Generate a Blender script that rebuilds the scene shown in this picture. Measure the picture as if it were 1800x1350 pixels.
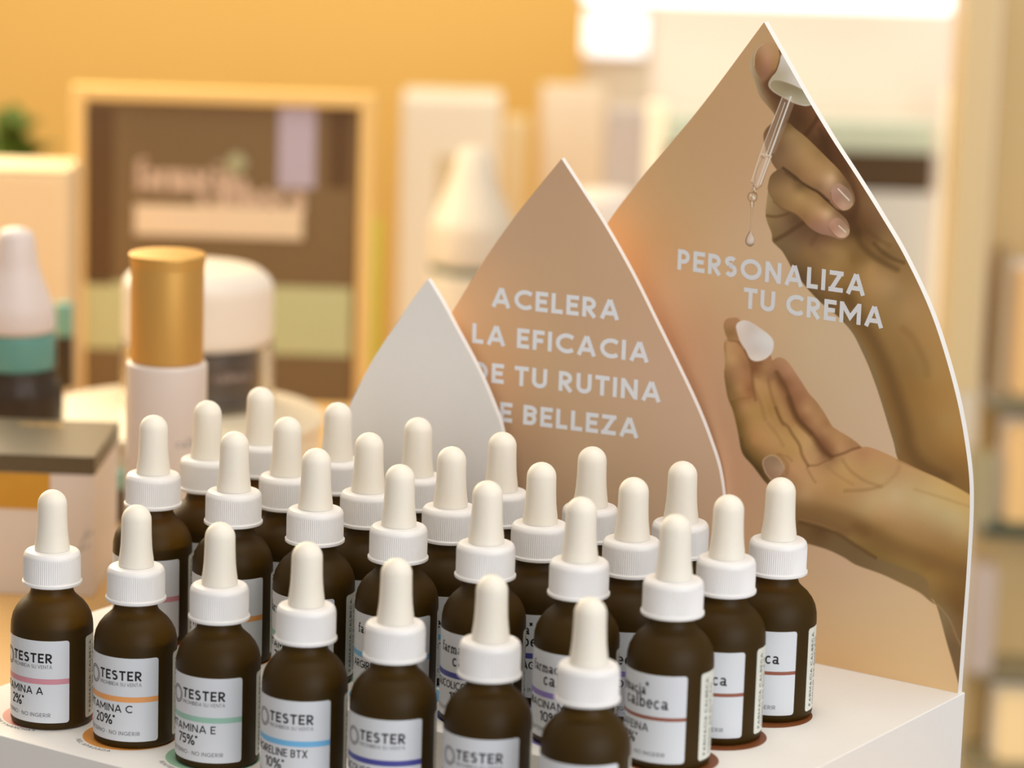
import bpy, math, random
import numpy as np
from mathutils import Vector, Matrix
random.seed(4)
S = 0.001                                     # everything below is laid out in millimetres
C = bpy.context.scene.collection
for o_ in list(bpy.data.objects): bpy.data.objects.remove(o_)

# ------------------------------------------------------------------ camera
FPX = 5933.97
CAM = np.array([874.94, -1052.79, 401.05])
YAW, PITCH, ROLL = -0.5844622, 0.20847776, 0.03123383
def _axes():
    cy, sy, cp, sp = math.cos(YAW), math.sin(YAW), math.cos(PITCH), math.sin(PITCH)
    fw = np.array([sy*cp, cy*cp, -sp]); r = np.array([cy, -sy, 0.0]); u = np.cross(r, fw)
    cr, sr = math.cos(ROLL), math.sin(ROLL)
    return r*cr+u*sr, -r*sr+u*cr, fw
RV, UV, FV = _axes()
cam_data = bpy.data.cameras.new('camera'); cam = bpy.data.objects.new('camera', cam_data); C.objects.link(cam)
m = Matrix.Identity(4)
for i in range(3):
    m[i][0] = RV[i]; m[i][1] = UV[i]; m[i][2] = -FV[i]; m[i][3] = CAM[i]*S
cam.matrix_world = m
cam_data.sensor_width = 36.0; cam_data.lens = FPX/1800*36.0
cam_data.clip_start = 0.05; cam_data.clip_end = 50
cam_data.dof.use_dof = True; cam_data.dof.focus_distance = 1.352; cam_data.dof.aperture_fstop = 6.7
bpy.context.scene.camera = cam

# ------------------------------------------------------------------ pixel / space helpers
def ray(x, y): return FV + RV*(x-900)/FPX - UV*(y-675)/FPX
RH = np.array([math.cos(-YAW), math.sin(-YAW), 0]); FH = np.array([-math.sin(-YAW), math.cos(-YAW), 0])
def dep(x, y, d):                              # point in the upright plane standing d in front of the camera
    r = ray(x, y); return CAM + r*(d*math.cos(PITCH)/(r@FH))
def onz(x, y, z): r = ray(x, y); return CAM + r*(z-CAM[2])/r[2]
def on_plane(x, y, P, N):
    r = ray(x, y); return CAM + r*(np.dot(N, P-CAM)/np.dot(N, r))
def project(P):
    d = P-CAM; z = d@FV
    return 900+FPX*(d@RV)/z, 675-FPX*(d@UV)/z

# ------------------------------------------------------------------ view transform, world, lights
vs = bpy.context.scene.view_settings
vs.view_transform = 'Standard'; vs.look = 'None'; vs.gamma = 1.0; vs.exposure = 0.0; vs.use_curve_mapping = False
world = bpy.data.worlds.new('shop_light'); bpy.context.scene.world = world; world.use_nodes = True
wn = world.node_tree; bgn = wn.nodes['Background']
tc = wn.nodes.new('ShaderNodeTexCoord'); sx = wn.nodes.new('ShaderNodeSeparateXYZ'); rp = wn.nodes.new('ShaderNodeValToRGB')
mp = wn.nodes.new('ShaderNodeMapRange'); mp.inputs['From Min'].default_value = -1; mp.inputs['From Max'].default_value = 1
wn.links.new(tc.outputs['Generated'], sx.inputs[0]); wn.links.new(sx.outputs['Z'], mp.inputs['Value'])
wn.links.new(mp.outputs[0], rp.inputs[0]); wn.links.new(rp.outputs[0], bgn.inputs[0])
rp.color_ramp.elements[0].position = 0.30; rp.color_ramp.elements[0].color = (0.56, 0.52, 0.52, 1)
rp.color_ramp.elements[1].position = 0.75; rp.color_ramp.elements[1].color = (0.78, 0.70, 0.60, 1)
bgn.inputs[1].default_value = 0.58

def area(name, loc, target, size, power, color, sy=None):
    l = bpy.data.lights.new(name, 'AREA'); l.energy = power; l.color = color; l.size = size
    l.shape = 'RECTANGLE'; l.size_y = sy or size
    o = bpy.data.objects.new(name, l); C.objects.link(o)
    o.location = Vector(loc)*S
    d = (Vector(target)-Vector(loc)); o.rotation_euler = d.to_track_quat('-Z', 'Y').to_euler()
    return o
area('ceiling_lamp_light', (250, 120, 1500), (130, 60, 0), 1.1, 13, (1.0, 0.93, 0.82))
area('shopfront_light', (2150, -800, 650), (130, 30, 40), 1.8, 34, (0.88, 0.94, 1.0))
area('wall_fill_light', tuple(dep(560, -700, 2950)), tuple(dep(500, 350, 3500)), 1.6, 3.6, (0.95, 0.97, 0.90), .5)  # added unseen fill that brightens the yellow back wall
area('side_window_light', (-900, 500, 500), (60, 20, 30), 0.7, 12, (1.0, 0.82, 0.55))

# ------------------------------------------------------------------ materials
def lin(c):
    return tuple(((v/255)/12.92 if v/255 <= 0.04045 else ((v/255+0.055)/1.055)**2.4) for v in c)
MATS = {}
def mat(name, color, rough=0.5, metal=0.0, spec=0.5, trans=0.0, emit=None, estr=0.0, sss=0.0, noise=0.0, nscale=40.0, ior=1.45, coat=0.0, bump=0.0):
    if name in MATS: return MATS[name]
    m = bpy.data.materials.new(name); m.use_nodes = True; nt = m.node_tree; p = nt.nodes['Principled BSDF']
    p.inputs['Base Color'].default_value = (*color, 1); p.inputs['Roughness'].default_value = rough
    p.inputs['Metallic'].default_value = metal; p.inputs['Specular IOR Level'].default_value = spec
    p.inputs['Transmission Weight'].default_value = trans; p.inputs['IOR'].default_value = ior
    p.inputs['Coat Weight'].default_value = coat
    if sss:
        p.inputs['Subsurface Weight'].default_value = sss
        p.inputs['Subsurface Radius'].default_value = (1, 0.75, 0.45); p.inputs['Subsurface Scale'].default_value = 0.003
    if emit:
        p.inputs['Emission Color'].default_value = (*emit, 1); p.inputs['Emission Strength'].default_value = estr
    if noise or bump:
        t = nt.nodes.new('ShaderNodeTexCoord'); n = nt.nodes.new('ShaderNodeTexNoise'); n.inputs['Scale'].default_value = nscale
        n.inputs['Detail'].default_value = 4
        nt.links.new(t.outputs['Object'], n.inputs['Vector'])
        if noise:
            mx = nt.nodes.new('ShaderNodeMix'); mx.data_type = 'RGBA'
            mx.inputs['A'].default_value = (*[c*(1-noise) for c in color], 1); mx.inputs['B'].default_value = (*[min(1, c*(1+noise)) for c in color], 1)
            nt.links.new(n.outputs['Fac'], mx.inputs['Factor']); nt.links.new(mx.outputs['Result'], p.inputs['Base Color'])
        if bump:
            b = nt.nodes.new('ShaderNodeBump'); b.inputs['Strength'].default_value = bump; b.inputs['Distance'].default_value = 0.0002
            nt.links.new(n.outputs['Fac'], b.inputs['Height']); nt.links.new(b.outputs[0], p.inputs['Normal'])
    MATS[name] = m
    return m
def vmat(name, rough=0.5):
    m = bpy.data.materials.new(name); m.use_nodes = True; nt = m.node_tree; p = nt.nodes['Principled BSDF']
    a = nt.nodes.new('ShaderNodeAttribute'); a.attribute_name = 'print'
    nt.links.new(a.outputs['Color'], p.inputs['Base Color']); p.inputs['Roughness'].default_value = rough
    p.inputs['Specular IOR Level'].default_value = 0.3
    return m
m_board = mat('white_cardboard', (0.825, 0.79, 0.75), 0.6, spec=0.3, noise=0.015, nscale=300)
m_cap = mat('white_plastic', (0.84, 0.82, 0.81), 0.38, sss=0.1)
m_bulb = mat('cream_rubber', (0.86, 0.80, 0.70), 0.5, sss=0.25)
m_label = mat('label_paper', (0.66, 0.68, 0.72), 0.45)
m_backlabel = mat('back_label_paper', (0.70, 0.71, 0.64), 0.45)
m_ink = mat('black_ink', (0.02, 0.018, 0.018), 0.6, spec=0.2)
m_grey = mat('grey_ink', (0.16, 0.16, 0.165), 0.6, spec=0.2)
m_pale = mat('pale_grey_ink', (0.42, 0.42, 0.42), 0.6, spec=0.2)
m_white = mat('white_ink', (0.80, 0.80, 0.82), 0.55, spec=0.2)
def amber():
    m = bpy.data.materials.new('frosted_amber_glass'); m.use_nodes = True; nt = m.node_tree; p = nt.nodes['Principled BSDF']
    p.inputs['Base Color'].default_value = (0.125, 0.062, 0.002, 1); p.inputs['Roughness'].default_value = 0.48
    p.inputs['Transmission Weight'].default_value = 0.72; p.inputs['IOR'].default_value = 1.3
    p.inputs['Specular IOR Level'].default_value = 0.3
    # fine frosting
    t = nt.nodes.new('ShaderNodeTexCoord'); n = nt.nodes.new('ShaderNodeTexNoise'); n.inputs['Scale'].default_value = 900
    b = nt.nodes.new('ShaderNodeBump'); b.inputs['Strength'].default_value = 0.15; b.inputs['Distance'].default_value = 0.0001
    nt.links.new(t.outputs['Object'], n.inputs['Vector']); nt.links.new(n.outputs['Fac'], b.inputs['Height']); nt.links.new(b.outputs[0], p.inputs['Normal'])
    return m
m_amber = amber()

# ------------------------------------------------------------------ object helpers
def mesh(name, V, F, mtl, smooth=False, auto=None):
    me = bpy.data.meshes.new(name)
    me.from_pydata([tuple(float(c)*S for c in v) for v in V], [], F)
    me.materials.append(mtl)
    if smooth:
        me.polygons.foreach_set('use_smooth', [True]*len(me.polygons))
        if auto is not None: me.set_sharp_from_angle(angle=math.radians(auto))
    me.update()
    return me
def link(name, me, parent=None, loc=None, rz=0.0):
    o = bpy.data.objects.new(name, me); C.objects.link(o)
    if loc is not None: o.location = Vector([float(c) for c in loc])*S
    o.rotation_euler = (0, 0, rz)
    if parent: o.parent = parent
    return o
def tag(o, label, cat, group=None):
    o['label'] = label; o['category'] = cat
    if group: o['group'] = group
    return o
def thing(name, label, cat, loc=(0, 0, 0), rz=0.0, group=None):
    return tag(link(name, None, None, loc, rz), label, cat, group)
def struct(o): o['kind'] = 'structure'; return o

class MB:
    def __init__(s): s.V = []; s.F = []
    def add(s, V, F):
        n = len(s.V); s.V += list(V); s.F += [tuple(i+n for i in f) for f in F]; return s
    def box(s, x0, x1, y0, y1, z0, z1, b=0.0):
        if b <= 0:
            V = [(x, y, z) for z in (z0, z1) for y in (y0, y1) for x in (x0, x1)]
            return s.add(V, [(0, 2, 3, 1), (4, 5, 7, 6), (0, 1, 5, 4), (2, 6, 7, 3), (0, 4, 6, 2), (1, 3, 7, 5)])
        b = min(b, (x1-x0)*.45, (y1-y0)*.45, (z1-z0)*.45)
        def ring(x0, x1, y0, y1, r, z, n=4):
            P = []
            for cx, cy, a0 in ((x1-r, y1-r, 0), (x0+r, y1-r, 90), (x0+r, y0+r, 180), (x1-r, y0+r, 270)):
                for k in range(n+1):
                    a = math.radians(a0+90*k/n); P.append((cx+r*math.cos(a), cy+r*math.sin(a), z))
            return P
        R = []
        for k in range(4):
            a = math.pi/2*k/3; i = b*(1-math.sin(a))
            R.append(ring(x0+i, x1-i, y0+i, y1-i, max(b-i, b*.02), z0+b*(1-math.cos(a))))
        for k in range(3, -1, -1):
            a = math.pi/2*k/3; i = b*(1-math.sin(a))
            R.append(ring(x0+i, x1-i, y0+i, y1-i, max(b-i, b*.02), z1-b*(1-math.cos(a))))
        n = len(R[0]); V = [p for r in R for p in r]; F = []
        for j in range(len(R)-1):
            for i in range(n): F.append((j*n+i, j*n+(i+1) % n, (j+1)*n+(i+1) % n, (j+1)*n+i))
        F.append(tuple(range(n-1, -1, -1))); F.append(tuple((len(R)-1)*n+i for i in range(n)))
        return s.add(V, F)
    def lathe(s, prof, seg=64, cx=0, cy=0, sx=1.0, sy=1.0):
        V = []; F = []; rows = []
        for r, z in prof:
            if r < 1e-6: rows.append([len(V)]); V.append((cx, cy, z))
            else:
                rows.append(list(range(len(V), len(V)+seg)))
                for i in range(seg):
                    a = 2*math.pi*i/seg; V.append((cx+sx*r*math.cos(a), cy+sy*r*math.sin(a), z))
        for A, B in zip(rows, rows[1:]):
            for i in range(seg):
                j = (i+1) % seg
                if len(A) == 1 and len(B) == 1: continue
                if len(A) == 1: F.append((A[0], B[j], B[i]))
                elif len(B) == 1: F.append((A[i], A[j], B[0]))
                else: F.append((A[i], A[j], B[j], B[i]))
        return s.add(V, F)
    def prism(s, pts, y0, y1):
        """outline in x,z, counter-clockwise seen from -Y (front)"""
        n = len(pts)
        V = [(x, y0, z) for x, z in pts]+[(x, y1, z) for x, z in pts]
        F = [tuple(range(n)), tuple(range(2*n-1, n-1, -1))]+[(i, i+n, (i+1) % n+n, (i+1) % n) for i in range(n)]
        return s.add(V, F)
    def tube(s, pts, r, seg=10):
        V = []; F = []; P = [Vector(p) for p in pts]
        for i, p in enumerate(P):
            t = (P[min(i+1, len(P)-1)]-P[max(i-1, 0)]).normalized()
            a = t.cross(Vector((0.1, 0.2, 1))).normalized(); b = t.cross(a)
            rr = r[i] if isinstance(r, (list, tuple)) else r
            for k in range(seg):
                q = 2*math.pi*k/seg; V.append(tuple(p+a*rr*math.cos(q)+b*rr*math.sin(q)))
        for i in range(len(P)-1):
            for k in range(seg):
                F.append((i*seg+k, i*seg+(k+1) % seg, (i+1)*seg+(k+1) % seg, (i+1)*seg+k))
        F.append(tuple(range(seg-1, -1, -1))); F.append(tuple((len(P)-1)*seg+k for k in range(seg)))
        return s.add(V, F)
    def mesh(s, name, mtl, smooth=False, auto=35): return mesh(name, s.V, s.F, mtl, smooth, auto)

def fillet(prof_pts, r, n=4):
    """round the inner corners of a lathe profile"""
    out = [prof_pts[0]]
    for a, b, c in zip(prof_pts, prof_pts[1:], prof_pts[2:]):
        A, B, D = np.array(a, float), np.array(b, float), np.array(c, float)
        l1, l2 = np.linalg.norm(A-B), np.linalg.norm(D-B); q = min(r, l1*.45, l2*.45)
        p0 = B+(A-B)/l1*q; p2 = B+(D-B)/l2*q
        for k in range(n+1):
            t = k/n; out.append(tuple((1-t)**2*p0+2*t*(1-t)*B+t*t*p2))
    out.append(prof_pts[-1]); return out

# ------------------------------------------------------------------ stroke lettering
def arc(cx, cy, rx, ry, a0, a1, n=14):
    return [(cx+rx*math.cos(math.radians(a0+(a1-a0)*k/n)), cy+ry*math.sin(math.radians(a0+(a1-a0)*k/n))) for k in range(n+1)]
def glyph(ch, t):
    a = t/2; T = 1-a
    if ch == 'A': w = .86; return w, [[(a*.9, 0), (w/2-.01, 1-a*.3)], [(w-a*.9, 0), (w/2+.01, 1-a*.3)], [(.2, .30), (w-.2, .30)]]
    if ch == 'B': w = .62; return w, [[(a, 0), (a, 1)], [(a, T), (w*.5, T)]+arc(w*.5, (T+.53)/2, w*.36, (T-.53)/2, 90, -90)+[(a, .53)], [(w*.5, .53)]+arc(w*.5, (.53+a)/2, w*.5-a, (.53-a)/2, 90, -90)+[(a, a)]]
    if ch == 'C': w = .80; return w, [arc(.5, .5, .5-a, .5-a, 47, 313, 24)]
    if ch == 'D': w = .78; return w, [[(a, 0), (a, 1)], [(a, T), (w*.42, T)]+arc(w*.42, .5, w*.58-a, .5-a, 90, -90, 18)+[(a, a)]]
    if ch == 'E': w = .56; return w, [[(a, 0), (a, 1)], [(a, T), (w, T)], [(a, .51), (w*.9, .51)], [(a, a), (w, a)]]
    if ch == 'F': w = .53; return w, [[(a, 0), (a, 1)], [(a, T), (w, T)], [(a, .48), (w*.9, .48)]]
    if ch == 'G': w = .90; return w, [arc(.5, .5, .5-a, .5-a, 47, 350, 26)+[(.93-a, .48), (.55, .48)]]
    if ch == 'H': w = .72; return w, [[(a, 0), (a, 1)], [(w-a, 0), (w-a, 1)], [(a, .5), (w-a, .5)]]
    if ch == 'I': w = t; return w, [[(a, 0), (a, 1)]]
    if ch == 'J': w = .5; return w, [[(w-a, 1), (w-a, .3)]+arc(w*.5, .3, w*.5-a, .3-a, 0, -170)]
    if ch == 'L': w = .52; return w, [[(a, 0), (a, 1)], [(a, a), (w, a)]]
    if ch == 'M': w = .98; return w, [[(a, 0), (a, 1)], [(w-a, 0), (w-a, 1)], [(a, 1-a*.6), (w/2, .3), (w-a, 1-a*.6)]]
    if ch == 'N': w = .76; return w, [[(a, 0), (a, 1)], [(w-a, 0), (w-a, 1)], [(a, 1-a*.5), (w-a, a*.5)]]
    if ch == 'O' or ch == 'Ó': w = 1.0; return w, [arc(.5, .5, .5-a, .5-a, 0, 360, 32)]
    if ch == 'P': w = .60; return w, [[(a, 0), (a, 1)], [(a, T), (w*.45, T)]+arc(w*.45, (T+.42)/2, w*.55-a, (T-.42)/2, 90, -90)+[(a, .42)]]
    if ch == 'R': w = .64; return w, [[(a, 0), (a, 1)], [(a, T), (w*.42, T)]+arc(w*.42, (T+.45)/2, w*.55-a, (T-.45)/2, 90, -90)+[(a, .45)], [(w*.38, .45), (w-a*.7, 0)]]
    if ch == 'S': w = .60; return w, [arc(w/2, .735, w/2-a, .265-a, 35, 270, 16)+arc(w/2, .265+a*.5, w/2-a, .265-a*.5, 90, -150, 16)]
    if ch == 'T': w = .62; return w, [[(0, T), (w, T)], [(w/2, 0), (w/2, 1)]]
    if ch == 'U': w = .70; return w, [[(a, 1), (a, .35)]+arc(w/2, .35, w/2-a, .35-a, 180, 360, 16)+[(w-a, 1)]]
    if ch == 'V': w = .82; return w, [[(a*.8, 1), (w/2, a*.4)], [(w-a*.8, 1), (w/2, a*.4)]]
    if ch == 'X': w = .72; return w, [[(a, 0), (w-a, 1)], [(a, 1), (w-a, 0)]]
    if ch == 'Y': w = .74; return w, [[(a, 1), (w/2, .48)], [(w-a, 1), (w/2, .48)], [(w/2, .5), (w/2, 0)]]
    if ch == 'Z': w = .64; return w, [[(.02, T), (w, T)], [(w-a*1.1, T), (a*1.1, a)], [(0, a), (w, a)]]
    if ch == '0': w = .66; return w, [arc(w/2, .5, w/2-a, .5-a, 0, 360, 28)]
    if ch == '1': w = .34; return w, [[(w-a, 0), (w-a, 1)], [(0, .78), (w-a, 1-a)]]
    if ch == '2': w = .58; return w, [arc(w/2, 1-w/2, w/2-a, w/2-a, 160, -30, 14)+[(a, a)], [(0, a), (w, a)]]
    if ch == '5': w = .56; return w, [[(w*.95, T), (a*1.3, T), (a*1.1, .56)]+arc(w/2-.02, .33, w/2-a+.02, .33-a, 110, -150, 18)]
    if ch == '7': w = .58; return w, [[(0, T), (w, T)], [(w-a, T), (w*.3, 0)]]
    if ch == '8': w = .60; return w, [arc(w/2, .74, w/2-a-.03, .26-a, 0, 360, 20), arc(w/2, .27, w/2-a, .27-a*.7, 0, 360, 20)]
    if ch == '%': w = .95; return w, [arc(.2, .76, .2-a*.7, .24-a*.7, 0, 360, 16), arc(.75, .24, .2-a*.7, .24-a*.7, 0, 360, 16), [(.2, 0), (.75, 1)]]
    if ch == '*': w = .22; return w, [[(.11, .75), (.11, 1)], [(.0, .81), (.22, .94)], [(.22, .81), (.0, .94)]]
    if ch == '-' or ch == '·': w = .24; return w, [[(0, .45), (w, .45)]]
    if ch == '.': w = t; return w, [[(a, 0), (a, t)]]
    # small serif letters for the pharmacy logo
    x = .66
    if ch == 'a': w = .56; return w, [arc(w*.42, x*.72, w*.32, x*.28-a, 150, 0, 10)+[(w*.74, a), (w, a*.6)], arc(w*.4, x*.29, w*.4-a, x*.29-a, 20, 340, 16)]
    if ch == 'b': w = .60; return w, [[(a+.04, 0), (a+.04, 1)], [(-.04, 1-a*.5), (.1, 1-a*.5)], arc(w*.52, x/2, w*.44-a, x/2-a*.7, 0, 360, 18)]
    if ch == 'c': w = .52; return w, [arc(w*.52, x/2, w*.5-a, x/2-a*.7, 45, 320, 16)]
    if ch == 'e': w = .54; return w, [[(a, x*.52), (w-a, x*.52)]+arc(w*.5, x/2, w*.5-a, x/2-a*.7, 5, 320, 18)]
    if ch == 'f': w = .38; return w, [arc(.3, .82, .14, .18-a, 40, 180, 8)+[(.16, 0)], [(0, x-a), (.34, x-a)], [(.04, a*.5), (.3, a*.5)]]
    if ch == 'i': w = .26; return w, [[(.13, 0), (.13, x)], [(.13, .82), (.13, .95)], [(.02, a*.5), (.25, a*.5)], [(.02, x-a*.5), (.13, x-a*.5)]]
    if ch == 'l': w = .26; return w, [[(.13, 0), (.13, 1)], [(.02, a*.5), (.25, a*.5)], [(.0, 1-a*.5), (.13, 1-a*.5)]]
    if ch == 'm': w = .90; return w, [[(.12, 0), (.12, x)], [(.12, x*.6)]+arc(.29, x*.62, .15, x*.38-a, 150, 0, 8)+[(.45, 0)], [(.45, x*.6)]+arc(.61, x*.62, .15, x*.38-a, 150, 0, 8)+[(.77, 0)], [(0, a*.5), (.24, a*.5)], [(.34, a*.5), (.56, a*.5)], [(.66, a*.5), (.88, a*.5)]]
    if ch == 'r': w = .42; return w, [[(.12, 0), (.12, x)], [(.12, x*.6)]+arc(.28, x*.6, .14, x*.4-a, 150, 40, 6), [(0, a*.5), (.26, a*.5)]]
    return .34, []
def text2d(txt, h, t=0.15, track=0.13):
    """list of stroke polylines (mm) and the total width; origin at the left end of the baseline"""
    x = 0; out = []
    for ch in txt:
        w, st = glyph(ch, t)
        for s in st: out.append([((px+x)*h, py*h) for px, py in s])
        x += w+(track if ch != ' ' else 0)
    return out, (x-track)*h
def ribbons(strokes, width, place, maxseg=None, dz=0.004, mb=None):
    """flat ribbons of the given width; place(u, v, lift) gives the 3-D point"""
    mb = mb or MB()
    for k, st in enumerate(strokes):
        P = [np.array(p, float) for p in st]
        if maxseg:
            Q = [P[0]]
            for p in P[1:]:
                n = max(1, int(math.ceil(np.linalg.norm(p-Q[-1])/maxseg))); q0 = Q[-1]
                for j in range(1, n+1): Q.append(q0+(p-q0)*j/n)
            P = Q
        P = [p for i, p in enumerate(P) if i == 0 or np.linalg.norm(p-P[i-1]) > 1e-6]
        if len(P) < 2: continue
        closed = np.linalg.norm(P[0]-P[-1]) < 1e-4
        V = []; lift = (k % 4)*dz
        for i, p in enumerate(P):
            if closed: a, b = P[i-1 if i > 0 else -2], P[i+1 if i < len(P)-1 else 1]
            else: a, b = P[max(i-1, 0)], P[min(i+1, len(P)-1)]
            d1 = (p-a) if np.linalg.norm(p-a) > 1e-9 else (b-p); d2 = (b-p) if np.linalg.norm(b-p) > 1e-9 else d1
            d1 = d1/np.linalg.norm(d1); d2 = d2/np.linalg.norm(d2)
            n1 = np.array([-d1[1], d1[0]]); n2 = np.array([-d2[1], d2[0]]); n = n1+n2
            ln = np.linalg.norm(n); n = n/ln if ln > 1e-6 else n1
            q = 1/max(0.5, float(np.dot(n, n1)))
            V.append(place(*(p-n*width/2*q), lift)); V.append(place(*(p+n*width/2*q), lift))
        mb.add(V, [(2*i, 2*i+2, 2*i+3, 2*i+1) for i in range(len(P)-1)])
    return mb

# ================================================================== SETTING
BZ = -YAW                                     # the shop fittings face the camera: turned +33.5 degrees about Z
RH = np.array([math.cos(BZ), math.sin(BZ), 0]); FH = np.array([-math.sin(BZ), math.cos(BZ), 0])
COUNTER = -44.0
def local(P, O): d = np.array(P)-O; return np.array([d@RH, d@FH, d[2]])

m_wood = mat('warm_wood_counter', lin((214, 170, 105)), 0.42, noise=0.06, nscale=6)
m_yellow = mat('yellow_wall_paint', (0.93, 0.55, 0.135), 0.7, noise=0.03, nscale=1.2)
m_cream = mat('cream_wall_paint', (0.90, 0.80, 0.62), 0.7)
m_floor = mat('shop_floor_tiles', (0.42, 0.42, 0.43), 0.35, noise=0.08, nscale=2)

co = np.array([304.5, 150.5, COUNTER])
D0 = CAM@FH
def far(d): return (CAM+FV*d)@FH-co@FH       # local depth of a point d in front of the camera
def slab(z0, z1, inset):
    fr = [local((308-inset*1.6, -97+inset, 0), co)[:2], local((-900, -97+inset, 0), co)[:2]]
    pts_ = [(4-inset, far(2075)-inset), (-1300+inset, far(2075)-inset), (-1300+inset, fr[1][1]), tuple(fr[1]), tuple(fr[0]), (4-inset, fr[0][1]+inset)]
    n = len(pts_); V = [(x, y, z) for z in (z0, z1) for x, y in pts_]
    return MB().add(V, [tuple(range(n-1, -1, -1)), tuple(range(n, 2*n))]+[(i, (i+1) % n, (i+1) % n+n, i+n) for i in range(n)])
counter = tag(link('counter_top', slab(-40, 0, 0).mesh('counter_top', m_wood), None, co, BZ),
    'warm wooden counter top carrying the white dropper display and the cosmetics behind it', 'counter')
link('counter_cabinet', slab(-858, -40, 20).mesh('counter_cabinet', m_cream), counter)
fz = COUNTER-900
struct(link('floor', MB().box(-3500, 3500, -3000, 4200, -20, 0).mesh('floor', m_floor), None, (0, 300, fz), BZ))
REAR = -230.0
rx1 = local(dep(1128, 500, 2300), co)[0]
rear = tag(link('display_table', MB().box(-1500, rx1, far(2130), far(3150), REAR-COUNTER-30, REAR-COUNTER, 3).mesh('display_table', m_wood), None, co, BZ),
    'low wooden display table behind the counter carrying the sign and the cartons', 'table')
link('table_plinth', MB().box(-1460, rx1-30, far(2130)+30, far(3150)-30, -858, REAR-COUNTER-30, 2).mesh('table_plinth', m_cream), rear)
# back wall: a yellow stretch on the left, cream behind the lit shelves on the right
DW = 3500.0
Wy = dep(1018, 300, DW)
struct(link('wall_back', MB().box(-3000, 0, 0, 60, fz-Wy[2], 1300).mesh('wall_back', m_yellow), None, Wy, BZ))
struct(link('wall_alcove', MB().box(0, 2200, 60, 120, fz-Wy[2], 1300).mesh('wall_alcove', m_cream), None, Wy, BZ))

# ================================================================== BACKGROUND THINGS
def rect(x0, x1, y0, y1, d):
    """size (w, h) and base centre of a camera-facing rectangle seen at those pixels at distance d"""
    xm = (x0+x1)/2; B = dep(xm, y1, d); T = dep(xm, y0, d)
    w = abs((dep(x1, (y0+y1)/2, d)-dep(x0, (y0+y1)/2, d))@RH)
    return w, T[2]-B[2], B
def carton(name, label, cat, x0, x1, y0, y1, d, deep, mtl, bottom=None, group=None, b=1.0, rz=0.0, mk=True):
    w, h, B = rect(x0, x1, y0, y1, d)
    zb = B[2]
    if bottom is not None: h += zb-bottom; zb = bottom
    t = thing(name, label, cat, (B[0], B[1], zb), BZ+rz, group)
    if mk: link('carton_body', MB().box(-w/2, w/2, 0, deep, 0, h, b).mesh('carton_body', mtl), t)
    return t, w, h

SH = COUNTER
def ground_depth(x, y, z=COUNTER):
    return ((onz(x, y, z)-CAM)@FH)/math.cos(PITCH)
# ---- framed display sign
m_brown = mat('dark_brown_gloss_panel', lin((126, 102, 70)), 0.3, noise=0.12, nscale=9)
m_dbrown = mat('deep_brown_print', lin((96, 70, 45)), 0.3)
m_frame = mat('cream_frame_lacquer', lin((246, 204, 130)), 0.4)
m_lav = mat('lilac_print_and_reflection', lin((190, 176, 190)), 0.35)
m_greenband = mat('pale_green_glass', lin((200, 200, 150)), 0.2)
m_barw = mat('ivory_print', lin((240, 215, 180)), 0.4)
DS = 2350.0
w, h, B = rect(122, 650, 158, 700, DS)
hh = h+(B[2]-REAR)
sign = thing('framed_sign', 'large dark brown glossy sign in a cream frame with pharmacy lettering, out of focus', 'sign', (B[0], B[1], REAR), BZ)
O_ = np.array([B[0], B[1], REAR])
f = MB(); fw_ = 9.5
f.box(-w/2, -w/2+fw_, -4, 10, 0, hh, 1).box(w/2-fw_, w/2, -4, 10, 0, hh, 1).box(-w/2+fw_, w/2-fw_, -4, 10, hh-9, hh, 1).box(-w/2+fw_, w/2-fw_, -4, 10, 0, 6, 1)
link('frame', f.mesh('frame', m_frame), sign)
link('panel', MB().box(-w/2+fw_, w/2-fw_, 2, 8, 6, hh-9).mesh('panel', m_brown), sign)
def srect(x0, x1, y0, y1, mtl, name, lift):
    a = local(dep(x0, y1, DS), O_); b_ = local(dep(x1, y0, DS), O_)
    return link(name, MB().box(a[0], b_[0], 2-lift-.4, 2-lift, a[2], b_[2]).mesh(name, mtl), sign)
srect(150, 200, 190, 500, m_dbrown, 'dark_stripe', .1)
srect(575, 618, 190, 330, m_dbrown, 'dark_stripe', .1)
srect(488, 555, 190, 330, m_lav, 'lilac_reflection', .1)  # light reflection on the glossy panel, painted in as a lilac strip
srect(236, 532, 368, 412, m_barw, 'ivory_bar', .6)
srect(142, 618, 508, 612, m_greenband, 'green_glass_band', .1)
def sign_text(txt, x0, x1, yb, hpx, mtl):
    a = local(dep(x0, yb, DS), O_); b_ = local(dep(x1, yb, DS), O_); st, W_ = text2d(txt, 1, .17, .12)
    sc = (b_[0]-a[0])/W_; hz = hpx/(FPX/DS)
    return ribbons([[(u*sc, v*hz) for u, v in s] for s in st], hz*.23, lambda u, v, l: (a[0]+u, 1.1-l, a[2]+v))
m_pinkish = mat('rose_sign_print', lin((212, 182, 156)), 0.4)
tx = sign_text('farmacia', 240, 410, 332, 52, m_pinkish); tb = sign_text('calbeca', 350, 535, 368, 54, m_pinkish)
tx.add(tb.V, tb.F); lo = link('sign_lettering', tx.mesh('sign_lettering', m_pinkish), sign)
a = local(dep(415, 290, DS), O_)
link('leaf_mark', MB().lathe([(0, -8), (6, -4), (8, 1), (5, 6), (0, 9)], 24, sy=.15).mesh('leaf_mark', mat('sage_print', lin((170, 165, 125)), .5), True), sign, (a[0], 1, a[2]))

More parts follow.
